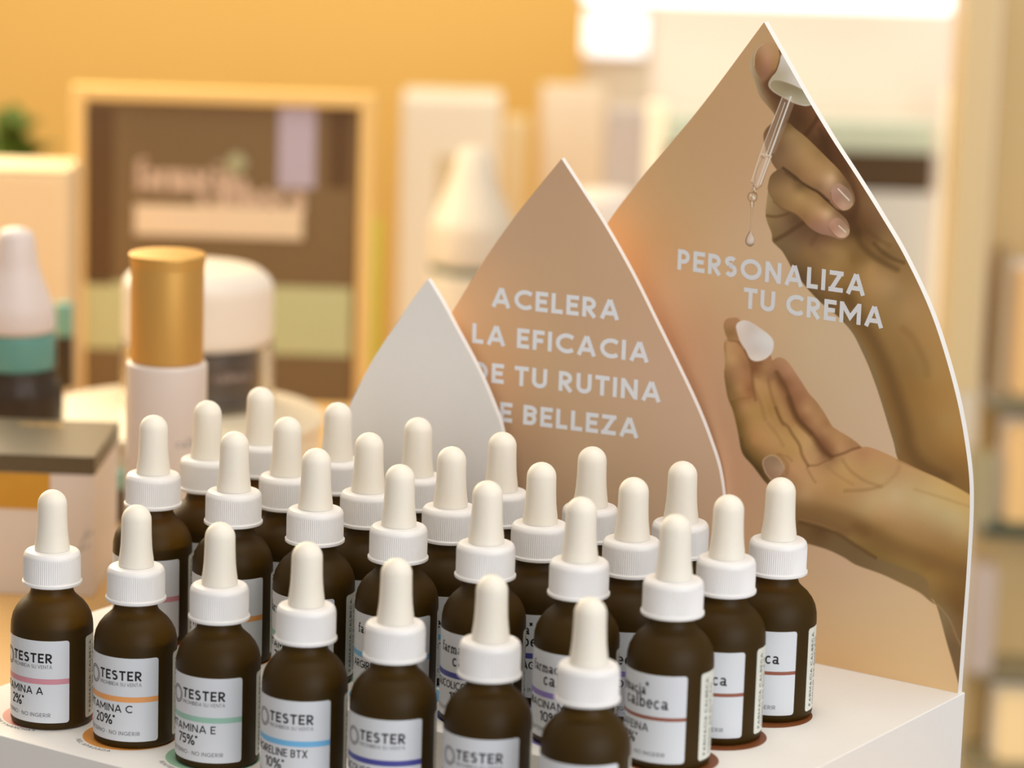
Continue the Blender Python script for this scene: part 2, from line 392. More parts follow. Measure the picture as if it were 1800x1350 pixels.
# ---- lime strip at the right of the sign
t, w, h = carton('lime_card', 'narrow lime green card standing beside the framed sign', 'card', 628, 664, 385, 640, 2550, 12, mat('lime_card', lin((205, 205, 70)), .5), REAR, mk=False)
link('card_face', MB().box(-w/2, w/2, 0, 2, 0, h, .5).mesh('card_face', MATS['lime_card']), t)
link('card_foot', MB().box(-w/2-3, w/2+3, -15, 15, 0, 3, .8).mesh('card_foot', m_barw), t)

# ---- white podium with jar
DP = 1850.0
P0 = dep(320, 724, DP); s_ = FPX/DP
pr = 250/s_
pod = thing('round_podium', 'low round cream display podium under the double walled jar', 'podium', (P0[0], P0[1], COUNTER), BZ)
ph = P0[2]-COUNTER
m_pod = mat('cream_gloss_podium', lin((236, 222, 196)), 0.35)
link('podium_body', MB().lathe(fillet([(0, 0), (pr*.98, 0), (pr*.98, ph-5), (0, ph-5)], 2), 96).mesh('podium_body', m_pod, True), pod)
link('podium_top', MB().lathe(fillet([(0, ph-5), (pr, ph-5), (pr, ph), (0, ph)], 1.5), 96).mesh('podium_top', m_pod, True), pod)
J0 = onz(346, 706, P0[2]); jr = 136/s_; JZ = P0[2]+.1
jar = thing('cosmetic_jar', 'wide cosmetic jar with thick clear wall, navy inside and domed white lid', 'jar', (J0[0], J0[1], JZ), BZ)
zl = dep(346, 615, DP+8)[2]-JZ; zt = dep(346, 490, DP+8)[2]-JZ
m_clear = mat('cream_acrylic', lin((252, 244, 228)), 0.06, trans=0.97, ior=1.25)
m_navy = mat('navy_glass', lin((62, 54, 62)), 0.25)
m_lid = mat('white_lid', lin((240, 228, 214)), 0.35)
link('inner_cup', MB().lathe(fillet([(0, 3), (jr*.84, 3), (jr*.84, zl-.5), (0, zl-.5)], 3), 72).mesh('inner_cup', m_navy, True), jar)
link('outer_wall', MB().lathe(fillet([(jr*.86, 0), (jr, 0), (jr, zl+2), (jr*.86, zl+2)], 1)+[(jr*.86, 0)], 72).mesh('outer_wall', m_clear, True), jar)
link('lid', MB().lathe(fillet([(0, zl), (jr*.98, zl), (jr*.985, zt-4), (jr*.80, zt+3), (0, zt+7)], 7, 6), 96).mesh('lid', m_lid, True), jar)
st, W_ = text2d('calbeca', 5, .16)
def cyl(R_, az0, z0):
    return lambda u, v, l: ((R_+l)*math.cos(az0+u/R_), (R_+l)*math.sin(az0+u/R_), z0+v)
link('jar_lettering', ribbons(st, .8, cyl(jr*.845, -math.pi/2+.35, zl*.55), 1.5, .02).mesh('jar_lettering', m_lav), jar)

# ---- gold capped bottle
DG = 1590.0; sg = FPX/DG
G0 = dep(295, 445, DG)
gb = thing('airless_bottle', 'white cylindrical bottle with brushed gold cap in front of the round podium', 'bottle', (G0[0], G0[1], COUNTER), BZ)
gz = G0[2]-COUNTER; gc = dep(294, 634, DG)[2]-COUNTER; gr = 71/sg
m_gold = mat('brushed_gold', lin((214, 168, 92)), 0.45, metal=0.6)
link('bottle_body', MB().lathe(fillet([(0, 0), (gr, 0), (gr, gc), (0, gc)], 2), 72).mesh('bottle_body', mat('white_gloss_bottle', lin((226, 214, 208)), 0.3), True), gb)
link('gold_cap', MB().lathe(fillet([(0, gc), (gr*.90, gc), (gr*.90, gz-6), (gr*.96, gz), (0, gz)], 1.2), 72).mesh('gold_cap', m_gold, True), gb)
st, W_ = text2d('calbeca', 4.2, .14)
link('bottle_lettering', ribbons(st, .6, cyl(gr+.05, -math.pi/2+.35, gc-38), 1.2, .01).mesh('bottle_lettering', m_pale), gb)

# ---- black lidded carton at the left
DB = ground_depth(60, 1046)
w, h, B = rect(-60, 165, 806, 1050, DB)
bx = thing('gift_carton', 'white skincare carton with black lid and gold panel at the left edge', 'box', (B[0], B[1], COUNTER), BZ-.03)
m_blk = mat('black_lid_card', lin((96, 84, 64)), 0.38)
hb = B[2]+h-COUNTER
link('carton_body', MB().box(-w/2, w/2, 0, 76, 0, hb-7, .6).mesh('carton_body', mat('carton_white', lin((226, 218, 214)), .45)), bx)
link('lid', MB().box(-w/2-.4, w/2+.6, -.4, 77, hb-7, hb+2, .6).mesh('lid', m_blk), bx)
lx = w/2-(165-87)/(FPX/DB)
link('gold_panel', MB().box(-w/2+1, lx, -.35, 0, hb-25, hb-7.2).mesh('gold_panel', mat('gold_foil_panel', lin((210, 162, 66)), 0.35, metal=.35, noise=.15, nscale=60)), bx)
st, W_ = text2d('CALBECA', 3.4, .22, .2)
link('gold_lettering', ribbons(st, .9, lambda u, v, l: (w/2-47+u*1.0, 62+v*1.6, hb+2.05+l), 3, .01).mesh('gold_lettering', m_gold), bx)
link('leaf_print', ribbons([[(0, 0), (8, 9), (12, 20)], [(8, 9), (13, 12)], [(4, 4.5), (9, 5)], [(10, 15), (15, 19)]], .7, lambda u, v, l: (w/2-15+u, -.06-l, 14+v), None, .01).mesh('leaf_print', m_pale), bx)

# ---- small serum bottles with teal caps
m_teal = mat('teal_band', lin((120, 175, 165)), 0.35)
m_darkb = mat('dark_bottle', lin((58, 46, 34)), 0.3)
def mini(x, yt, ym, yb, hw, d, label, group=None, cap=None):
    B = dep(x, yb, d); s1 = FPX/d; r = hw/s1
    zt = dep(x, yt, d)[2]-B[2]; zm = dep(x, ym, d)[2]-B[2]
    t = thing('serum_bottle', label, 'bottle', B, BZ, group)
    link('bottle_body', MB().lathe(fillet([(0, 0), (r, 0), (r, zm), (0, zm)], r*.2), 40).mesh('bottle_body', m_darkb, True), t)
    link('cap', MB().lathe(fillet([(0, zm), (r*.92, zm), (r*.92, zt), (0, zt)], r*.15), 40).mesh('cap', m_teal, True), t)
    return t
dd = ground_depth(198, 915)
mini(199, 826, 858, 915, 20, dd-4, 'tiny dark bottle with teal cap between the carton and the display')
# pump bottle, large at the left edge
DL = 1760.0
B = dep(28, 740, DL); sl = FPX/DL; O2 = np.array([B[0], B[1], COUNTER])
pb = thing('pump_bottle', 'dark bottle with teal band and white tapered pump at the left edge', 'bottle', O2, BZ)
def Z2(y): return dep(28, y, DL)[2]-COUNTER
r1 = 72/sl
link('bottle_body', MB().lathe(fillet([(0, 0), (r1*1.15, 0), (r1*1.15, Z2(680)), (r1, Z2(655)), (r1, Z2(645)), (0, Z2(645))], 4), 64).mesh('bottle_body', m_darkb, True), pb)
link('teal_collar', MB().lathe(fillet([(0, Z2(645)), (r1*.95, Z2(645)), (r1*.95, Z2(582)), (0, Z2(582))], 2), 64).mesh('teal_collar', mat('teal_collar', lin((104, 160, 152)), .3), True), pb)
link('pump_head', MB().lathe(fillet([(0, Z2(582)), (r1*.98, Z2(582)), (r1*.92, Z2(540)), (r1*.55, Z2(470)), (r1*.42, Z2(405)), (0, Z2(398))], 4), 64).mesh('pump_head', mat('pump_white', lin((226, 214, 210)), .4), True), pb)
# small serum behind
mini(112, 532, 590, 681, 17, 2030, 'slim dark bottle with teal cap behind the pump bottle')
# cream carton behind, plant
t, w, h = carton('skincare_carton', 'tall cream carton behind the dark pump bottle at the left', 'box', -70, 122, 300, 560, 2200, 60, mat('cream_carton', lin((245, 216, 170)), .5), REAR, b=5)
link('carton_flap', MB().box(-w/2+1, w/2-1, 1, 50, h, h+1.2, .4).mesh('carton_flap', MATS['cream_carton']), t)
def plant():
    B = dep(14, 240, 2700)
    t = thing('potted_plant', 'green leafy plant behind the cream carton at the left edge', 'plant', (B[0], B[1], REAR), BZ)
    z = B[2]-REAR
    link('pot', MB().lathe(fillet([(0, 0), (32, 0), (42, 80), (38, 80), (36, 70), (0, 70)], 3), 40).mesh('pot', m_cream, True), t)
    stem = MB(); stem.tube([(0, 0, 68), (4, 2, z*.6), (0, 0, z-20)], 3)
    link('stem', stem.mesh('stem', mat('plant_stem', lin((90, 100, 50)), .6), True), t)
    lf = MB()
    for k in range(80):
        a = random.uniform(0, 2*math.pi); e = random.uniform(-.3, 1.2); L = random.uniform(22, 40); wd = L*.26
        base = Vector((random.uniform(-12, 12), random.uniform(-12, 12), z-20+random.uniform(-30, 25)))
        dr = Vector((math.cos(a)*math.cos(e), math.sin(a)*math.cos(e), math.sin(e))); sd = dr.cross(Vector((0, 0, 1))).normalized()
        n = len(lf.V); P = []
        for q in range(6):
            u = q/5; c = base+dr*L*u-Vector((0, 0, 8*u*u)); ww = wd*math.sin(math.pi*min(.98, u*.9+.08))
            P += [tuple(c-sd*ww), tuple(c+Vector((0, 0, -1.5))), tuple(c+sd*ww)]
        F = []
        for q in range(5):
            i = q*3; F += [(i, i+1, i+4, i+3), (i+1, i+2, i+5, i+4)]
        lf.add(P, F)
    o = link('foliage', lf.mesh('foliage', mat('plant_leaf', lin((120, 140, 50)), .55), True), t)
plant()

# ---- middle: carton and white pump bottles behind the cards
t, w, h = carton('skincare_carton', 'pale cream carton right of the framed sign, behind the white pump bottle', 'box', 694, 868, 172, 640, 2900, 70, mat('pale_carton', lin((255, 240, 212)), .5), REAR, b=4)
w2 = w
link('grey_print', MB().box(-w2*.12, w2*.12, -.5, 0, h*.62, h*.82).mesh('grey_print', mat('tan_print', lin((226, 200, 150)), .5)), t)
t, w, h = carton('skincare_carton', 'slim cream carton just right of the pale carton', 'box', 872, 915, 215, 640, 3050, 50, mat('slim_carton', lin((240, 212, 160)), .5), REAR, b=3)
link('carton_flap', MB().box(-w/2+1, w/2-1, 1, 40, h, h+1.2, .4).mesh('carton_flap', MATS['slim_carton']), t)
DM = 2500.0
B = dep(822, 640, DM); sm = FPX/DM
pm = thing('pump_bottle', 'white bottle with tapered pump and dark teal seam behind the tan cards', 'bottle', (B[0], B[1], REAR), BZ)
def Z3(y): return dep(822, y, DM)[2]-REAR
q = 1/sm; m_pw = mat('pump_bottle_white', lin((238, 226, 206)), .4)
link('bottle_body', MB().lathe(fillet([(0, 0), (72*q, 0), (72*q, Z3(475)), (0, Z3(475))], 3), 64).mesh('bottle_body', m_pw, True), pm)
link('teal_seam', MB().lathe(fillet([(0, Z3(478)), (70*q, Z3(478)), (70*q, Z3(464)), (0, Z3(464))], 1), 64).mesh('teal_seam', mat('dark_teal', lin((80, 105, 88)), .35), True), pm)
link('pump_head', MB().lathe(fillet([(0, Z3(464)), (72*q, Z3(464)), (72*q, Z3(392)), (66*q, Z3(378)), (44*q, Z3(325)), (26*q, Z3(262)), (0, Z3(254))], 4), 64).mesh('pump_head', m_pw, True), pm)
t, w, h = carton('skincare_carton', 'peach carton behind the gap between the tan cards', 'box', 935, 1048, 160, 640, 3080, 60, mat('peach_carton', lin((255, 234, 204)), .5), REAR, b=6)
link('carton_flap', MB().box(-w/2+1, w/2-1, 1, 40, h, h+1.2, .4).mesh('carton_flap', MATS['peach_carton']), t)
t, w, h = carton('skincare_carton', 'grey beige carton left of the bright shelf post', 'box', 1050, 1120, 195, 640, 2860, 40, mat('greige_carton', lin((220, 204, 190)), .5), REAR, b=3)
link('carton_flap', MB().box(-w/2+1, w/2-1, 1, 40, h, h+1.2, .4).mesh('carton_flap', MATS['greige_carton']), t)
B = dep(1055, 560, 2300); 
jr2 = 62/(FPX/2300); zt = dep(1055, 335, 2300)[2]-REAR
j2 = thing('cosmetic_jar', 'tall white jar with rounded lid seen between the two tan cards', 'jar', (B[0], B[1], REAR), BZ)
link('jar_body', MB().lathe(fillet([(0, 0), (jr2*.96, 0), (jr2*.96, zt*.7), (0, zt*.7)], 3), 64).mesh('jar_body', m_lid, True), j2)
link('lid', MB().lathe(fillet([(0, zt*.7), (jr2, zt*.7), (jr2, zt-6), (jr2*.85, zt), (0, zt+3)], 6), 64).mesh('lid', m_lid, True), j2)

# ---- lit shelf cabinet at the right
DC = 3000.0
w, h, B = rect(1128, 1700, -60, 700, DC); O3 = np.array([B[0], B[1], fz])
cab = thing('lit_shelf_unit', 'bright cream backlit shelving unit behind the largest tan card', 'shelf', O3, BZ)
def L3(x, y, d=DC): return local(dep(x, y, d), O3)
m_lit = mat('lit_cream_panel', lin((246, 226, 206)), 0.5, emit=(1.0, .80, .66), estr=0.20)
m_postm = mat('glowing_post', lin((255, 238, 200)), .4, emit=(1.0, .84, .56), estr=0.45)  # emission paints brightness into the posts, which are no lamps
m_gshelf = mat('green_glass_edge', lin((228, 238, 214)), 0.2)
m_dkb = mat('dark_shelf_board', lin((92, 70, 45)), .4)
z0 = 0
a = L3(1128, 700); b_ = L3(1700, -60)
link('back_panel', MB().box(a[0], b_[0], 60, 70, 0, L3(1400, -80)[2]).mesh('back_panel', m_lit), cab)
for x in (1148, 1672):
    p = L3(x, 300); link('post', MB().box(p[0]-8.5, p[0]+8.5, -12, 8, 0, p[2]+(60 if x < 1500 else 70), 2).mesh('post', m_postm), cab)
p0, p1 = L3(1172, 235), L3(1645, 235)
link('glass_shelf', MB().box(p0[0], p1[0], 0, 55, L3(1400, 262)[2], L3(1400, 212)[2], 1).mesh('glass_shelf', m_gshelf), cab)
link('dark_board', MB().box(p0[0], p1[0], 2, 55, L3(1400, 330)[2], L3(1400, 264)[2], 1).mesh('dark_board', m_dkb), cab)
link('lower_panel', MB().box(p0[0], p1[0], 1, 30, 0, L3(1400, 332)[2]-1, 1).mesh('lower_panel', mat('lower_panel', lin((244, 240, 230)), .5)), cab)
# strip lamp
def lamp(x0, x1, y0, y1, d, label, name='strip_lamp', es=6.0, col=(1, .97, .93), zb=None):
    if d is None: d = ((Wy-CAM)@FH+60-20.3)/math.cos(PITCH)        # fixed to the alcove wall
    w, h, B = rect(x0, x1, y0, y1, d)
    if zb is not None: h += B[2]-zb; B = np.array([B[0], B[1], zb])
    t = thing(name, label, 'lamp', B, BZ)
    link('diffuser', MB().box(-w/2, w/2, -8, 8, 0, h, 3).mesh('diffuser', mat('lamp_'+name+str(int(x0)), tuple(.62*c*c for c in col) if name == 'light_panel' else (.9, .9, .9), .5, emit=col, estr=es)), t)
    link('housing', MB().box(-w/2-4, w/2+4, 8, 20, 0, h+3, 1).mesh('housing', m_board), t)
lamp(1024, 1672, -40, 12, 2920, 'long white strip lamp glowing along the top of the shelf unit', es=1.6)
lamp(1026, 1132, 22, 96, None, 'round edged white spotlight glowing left of the shelf unit', 'spot_lamp', es=1.15, col=(1, .97, 1))
# ---- right hand side shelf stack
DR = 2500.0
w, h, B = rect(1690, 1990, -80, 1500, DR); O4 = np.array([B[0], B[1], fz])
ss = thing('glass_shelf_unit', 'tan wall shelf unit with dark green edged glass shelves at the right', 'shelf', O4, BZ)
def L4(x, y, d=DR): return local(dep(x, y, d), O4)
m_tan = mat('tan_back_panel', lin((222, 190, 132)), .5)
link('back_panel', MB().box(-w/2, w/2, 60, 70, 0, L4(1750, -100)[2]).mesh('back_panel', m_tan), ss)
link('side_post', MB().box(L4(1700, 300)[0]-8, L4(1738, 300)[0], -5, 60, L4(1720, 690)[2], L4(1720, -100)[2], 1).mesh('side_post', mat('tan_post', lin((226, 200, 150)), .45)), ss)
m_dge = mat('dark_green_glass', lin((60, 74, 58)), .15)
m_gs = mat('grey_glass_shelf', lin((140, 130, 100)), .2)
link('glass_shelf', MB().box(-w/2, w/2, 0, 60, L4(1750, 722)[2], L4(1750, 700)[2], .8).mesh('glass_shelf', m_gs), ss)
link('glass_shelf', MB().box(-w/2, w/2, 0, 60, L4(1750, 945)[2], L4(1750, 926)[2], .8).mesh('glass_shelf', m_dge), ss)
link('glass_shelf', MB().box(-w/2, w/2, 0, 60, L4(1750, 1195)[2], L4(1750, 1187)[2], .8).mesh('glass_shelf', m_gs), ss)
def shelf_item(x0, x1, y0, y1, d, zb, col, label, nm='skincare_carton', cat='box', emit=None, es=0):
    w, h, B = rect(x0, x1, y0, y1, d); h += B[2]-zb; B = np.array([B[0], B[1], zb])
    t = thing(nm, label, cat, B, BZ)
    k = 'item%d_%d' % (x0, y0)
    link('carton_body', MB().box(-w/2, w/2, 0, 30, 0, h-1.5, 1).mesh('carton_body', mat(k, lin(col), .5, emit=emit, estr=es)), t)
    link('carton_flap', MB().box(-w/2+.5, w/2-.5, .5, 29, h-1.5, h, .4).mesh('carton_flap', mat(k, lin(col), .5)), t)
ZS = [L4(1750, y)[2]+fz for y in (700, 926, 1187, 1347)]
link('glass_shelf', MB().box(-w/2, w/2, 0, 60, L4(1750, 1356)[2], L4(1750, 1347)[2], .8).mesh('glass_shelf', m_gs), ss)
shelf_item(1744, 1768, 440, 699, DR+4, ZS[0], (190, 160, 118), 'brown carton on the upper glass shelf at the right edge')
shelf_item(1702, 1748, 800, 925, DR+4, ZS[1], (178, 162, 122), 'olive beige carton between the two glass shelves at the right')
shelf_item(1700, 1744, 1000, 1186, DR+4, ZS[2], (206, 186, 172), 'greyish pink carton under the dark green glass shelf')
lamp(1774, 1830, 470, 699, DR+20, 'warm glowing light panel standing on the upper glass shelf', 'light_panel', es=.34, col=(1, .70, .34), zb=ZS[0])
lamp(1762, 1830, 745, 925, DR+20, 'warm glowing light panel between the glass shelves', 'light_panel', es=.34, col=(1, .72, .36), zb=ZS[1])
lamp(1748, 1830, 1215, 1345, DR+20, 'warm glowing light panel below the lowest glass shelf', 'light_panel', es=.45, col=(1, .78, .45), zb=ZS[3])

# ================================================================== THE DISPLAY STAND
DX, DY, G1, ST = 42.53, 36.57, 61.06, 19.41
XL, XR, YF, YB, YS = -43.5, 304.5, -93.0, 150.5, -28.0
stand = thing('dropper_display', 'white stepped cardboard display holding four rows of dropper bottles and three teardrop cards', 'display stand', (130, 30, COUNTER))
SO = np.array([130, 30, COUNTER])
def L(x, y, z): return (x-SO[0], y-SO[1], z-SO[2])
g = .25
fm = MB(); fm.box(XL-130, XR-130, YF-30, YS-30, 0, -ST-COUNTER, .5)
link('lower_tier', fm.mesh('lower_tier', m_board), stand)
um = MB(); um.box(XL-130, XR-130, YS-30+g, YB-30, 0, -COUNTER, .5)
link('upper_tier', um.mesh('upper_tier', m_board), stand)
RC = [(214, 130, 124), (226, 152, 72), (150, 190, 160), (120, 178, 214), (58, 66, 124), (128, 112, 176), (128, 72, 34)]
cname = ['pink', 'orange', 'mint green', 'sky blue', 'navy', 'violet', 'brown']
for i in range(7):
    for rw in range(1, 5):
        y = -G1 if rw == 1 else (rw-2)*DY; z = -ST if rw == 1 else 0
        o = link('printed_ring', MB().lathe([(0, .05), (18.6, .05), (18.6, 0)], 96).mesh('printed_ring', mat('ring_'+cname[i].replace(' ', '_'), lin(RC[i]), .5)), stand, L(i*DX+(-1.2 if rw == 1 else 0), y, z+.01))
        o['label'] = cname[i]+' printed ring under the bottle'
def arc_text(txt, cx, cy, z, r, a_mid, h):
    st, W_ = text2d(txt, h, .13, .22)
    def place(u, v, l):
        a = a_mid+(u-W_/2)/(r-h); rr = r-v+h*0
        return L(cx+rr*math.cos(a), cy+rr*math.sin(a), z+.06+l)
    return ribbons(st, h*.13, place, 1.0, .006)
for i, tx in enumerate(['ACNE Y MANCHAS', 'PIEL APAGADA', 'REAFIRMANTE', 'ANTIARRUGAS', 'HIDRATANTE', 'PORO ABIERTO', 'ENERGIZANTE']):
    mb_ = arc_text(tx, i*DX-1.2, -G1, -ST, 21.7, math.radians(-100), 2.0)
    link('ring_lettering', mb_.mesh('ring_lettering', m_grey), stand)

# ---- teardrop cards
def mirror_outline(side, cx, base):
    """side: (dx, z) from apex down to the base, mirrored about cx"""
    R_ = [(cx+dx, z) for dx, z in side]; L_ = [(cx-dx, z) for dx, z in side[1:]]
    return R_[::-1]+L_           # from right base up to the apex and down the left side
def smooth(pts, n=6, closed=False):
    P = [np.array(p, float) for p in pts]; out = []
    N = len(P)
    rng = range(N) if closed else range(N-1)
    for i in rng:
        p0 = P[(i-1) % N] if (closed or i > 0) else P[0]*2-P[1]; p1 = P[i]; p2 = P[(i+1) % N]
        p3 = P[(i+2) % N] if (closed or i+2 < N) else P[-1]*2-P[-2]
        for k in range(n):
            t = k/n; out.append(tuple(.5*((2*p1)+(-p0+p2)*t+(2*p0-5*p1+4*p2-p3)*t*t+(-p0+3*p1-3*p2+p3)*t**3)))
    if not closed: out.append(tuple(P[-1]))
    return out
m_print = vmat('printed_card_face', .48)
ILL = np.array([0.74, 0.68, 0.665])
def unlit(rgb):
    """photograph colour -> ink colour of the print"""
    c = np.asarray(rgb, float)/255
    l = np.where(c <= .04045, c/12.92, ((c+.055)/1.055)**2.4)
    return np.clip(l/ILL, 0, .92)

class Card:
    """card in a vertical plane through P with horizontal direction yaw; local frame: u along, w up"""
    def __init__(s, name, label, P, yaw, apex_px, side, thick, white=False, base=0.0):
        s.P = np.array(P, float); s.D = np.array([math.cos(yaw), math.sin(yaw), 0]); s.N = np.array([math.sin(yaw), -math.cos(yaw), 0])
        ap = s.uv(*apex_px); s.cx = ap[0]
        s.side = smooth([(dx, z) for dx, z in side], 8)
        s.rt = [(s.cx+dx, z) for dx, z in s.side]; s.lf = [(s.cx-dx, z) for dx, z in s.side]
        pts = s.lf[::-1]+s.rt[1:]                       # left base, up, apex, right down
        pts = pts[::-1]                                  # counter-clockwise from the front
        s.yaw = yaw
        mbb = MB(); mbb.prism(pts, 0, thick)
        s.root = link(name, mbb.mesh(name, m_board), stand, s.P-SO, yaw)
        s.root['label'] = label
    def uv(s, x, y):
        q = on_plane(x, y, s.P, s.N); return ((q-s.P)@s.D, q[2]-s.P[2])
    def world(s, u, w): return s.P+s.D*u[..., None]+np.array([0, 0, 1.0])*w[..., None] if hasattr(u, 'shape') else s.P+s.D*u+np.array([0, 0, w])
    def print_face(s, painter, nz, nu, margin=0.0):
        zs = np.array([p[1] for p in s.side])[::-1]; hw = np.array([p[0] for p in s.side])[::-1]
        z = np.linspace(0.15, zs[-1]-.15, nz); half = np.interp(z, zs, hw)-margin
        half = np.maximum(half, .02)
        u = np.linspace(-1, 1, nu)
        U = s.cx+half[:, None]*u[None, :]; Z = np.repeat(z[:, None], nu, 1)
        W = s.world(U.ravel(), Z.ravel()); px, py = project(W)
        col = painter(px, py, U.ravel()-s.cx, Z.ravel())
        V = np.stack([U.ravel(), np.full(U.size, -.04), Z.ravel()], 1)*S
        idx = np.arange(nz*nu).reshape(nz, nu)
        Fq = np.stack([idx[:-1, :-1].ravel(), idx[:-1, 1:].ravel(), idx[1:, 1:].ravel(), idx[1:, :-1].ravel()], 1)
        me = bpy.data.meshes.new('printed_face')
        me.vertices.add(len(V)); me.vertices.foreach_set('co', V.ravel().astype(np.float32))
        me.loops.add(Fq.size); me.polygons.add(len(Fq))
        me.polygons.foreach_set('loop_start', np.arange(0, Fq.size, 4)); me.loops.foreach_set('vertex_index', Fq.ravel())
        me.update(calc_edges=True)
        at = me.color_attributes.new('print', 'FLOAT_COLOR', 'POINT')
        at.data.foreach_set('color', np.concatenate([col, np.ones((len(col), 1))], 1).astype(np.float32).ravel())
        me.materials.append(m_print)
        return link('printed_face', me, s.root)
    def text(s, txt, x1, y1, h, scale, t=.215, track=.13, tilt=0.0):
        """right end of the baseline at pixel x1, y1"""
        st, W_ = text2d(txt, 1, t, track)
        e = s.uv(x1, y1); sw = scale
        return ribbons([[(u*sw, v*h) for u, v in q] for q in st], t*h, lambda u, v, l: (e[0]-W_*sw+u, -.1-l, e[1]+v), None, .01)

def idw(px, py, pts, power=3.0, eps=6.0):
    """smooth radial-basis interpolation of the ink samples"""
    X = np.array([p[:2] for p in pts], float); Cc = np.array([p[2] for p in pts], float); mu = Cc.mean(0)
    keep = [i for i in range(len(X)) if i == 0 or np.min(np.hypot(*(X[:i]-X[i]).T)) > 1.5]; X = X[keep]; Cc = Cc[keep]
    d = np.hypot(X[:, None, 0]-X[None, :, 0], X[:, None, 1]-X[None, :, 1])
    A = -np.sqrt(d*d+eps*eps); n = len(X)
    K = np.zeros((n+1, n+1)); K[:n, :n] = A+np.eye(n)*eps*.2; K[:n, n] = 1; K[n, :n] = 1
    wgt = np.linalg.solve(K, np.vstack([Cc, np.zeros((1, 3))]))
    out = np.repeat(wgt[n][None, :], len(px), 0)
    for i in range(n): out = out-np.sqrt((px-X[i, 0])**2+(py-X[i, 1])**2+eps*eps)[:, None]*wgt[i][None, :]
    return np.clip(out, Cc.min(0), Cc.max(0))
def inside_alpha(px, py, poly, soft=.8):
    P = np.array(poly); x0, y0 = P.min(0)-3; x1, y1 = P.max(0)+3
    al = np.zeros(len(px)); k = np.where((px > x0) & (px < x1) & (py > y0) & (py < y1))[0]
    if not len(k): return al
    X, Y = px[k], py[k]; ins = np.zeros(len(k), bool); dm = np.full(len(k), 1e9)
    for i in range(len(P)):
        ax, ay = P[i]; bx_, by = P[(i+1) % len(P)]
        if ay != by:
            c = ((ay > Y) != (by > Y)) & (X < (bx_-ax)*(Y-ay)/(by-ay)+ax); ins ^= c
        dx, dy = bx_-ax, by-ay; L2 = dx*dx+dy*dy+1e-12
        t = np.clip(((X-ax)*dx+(Y-ay)*dy)/L2, 0, 1); dm = np.minimum(dm, (X-ax-t*dx)**2+(Y-ay-t*dy)**2)
    sd = np.where(ins, 1, -1)*np.sqrt(dm)
    al[k] = np.clip(.5+sd/(2*soft), 0, 1); return al
def line_dist(px, py, pts, reach):
    P = np.array(pts); x0, y0 = P.min(0)-reach; x1, y1 = P.max(0)+reach
    k = np.where((px > x0) & (px < x1) & (py > y0) & (py < y1))[0]
    dm = np.full(len(px), 1e9)
    X, Y = px[k], py[k]; d_ = np.full(len(k), 1e9)
    for i in range(len(P)-1):
        ax, ay = P[i]; dx, dy = P[i+1]-P[i]; L2 = dx*dx+dy*dy+1e-12
        t = np.clip(((X-ax)*dx+(Y-ay)*dy)/L2, 0, 1); d_ = np.minimum(d_, (X-ax-t*dx)**2+(Y-ay-t*dy)**2)
    dm[k] = np.sqrt(d_); return dm
def C1(p): return [(1290+u/6, 60+v/6) for u, v in p]
def C2(p): return [(1290+u/6, 260+v/6) for u, v in p]
def C3(p): return [(1330+u/4.5, 400+v/4.5) for u, v in p]
def C4(p): return [(1250+u/6, 540+v/6) for u, v in p]
def C5(p): return [(1250+u/6, 700+v/6) for u, v in p]
def C6(p): return [(1330+u/4.5, 720+v/4.5) for u, v in p]
def C7(p): return [(1390+u/4.09, 900+v/4.09) for u, v in p]
def fld(f, L_): return [(*f([(a, b)])[0], c) for a, b, c in L_]

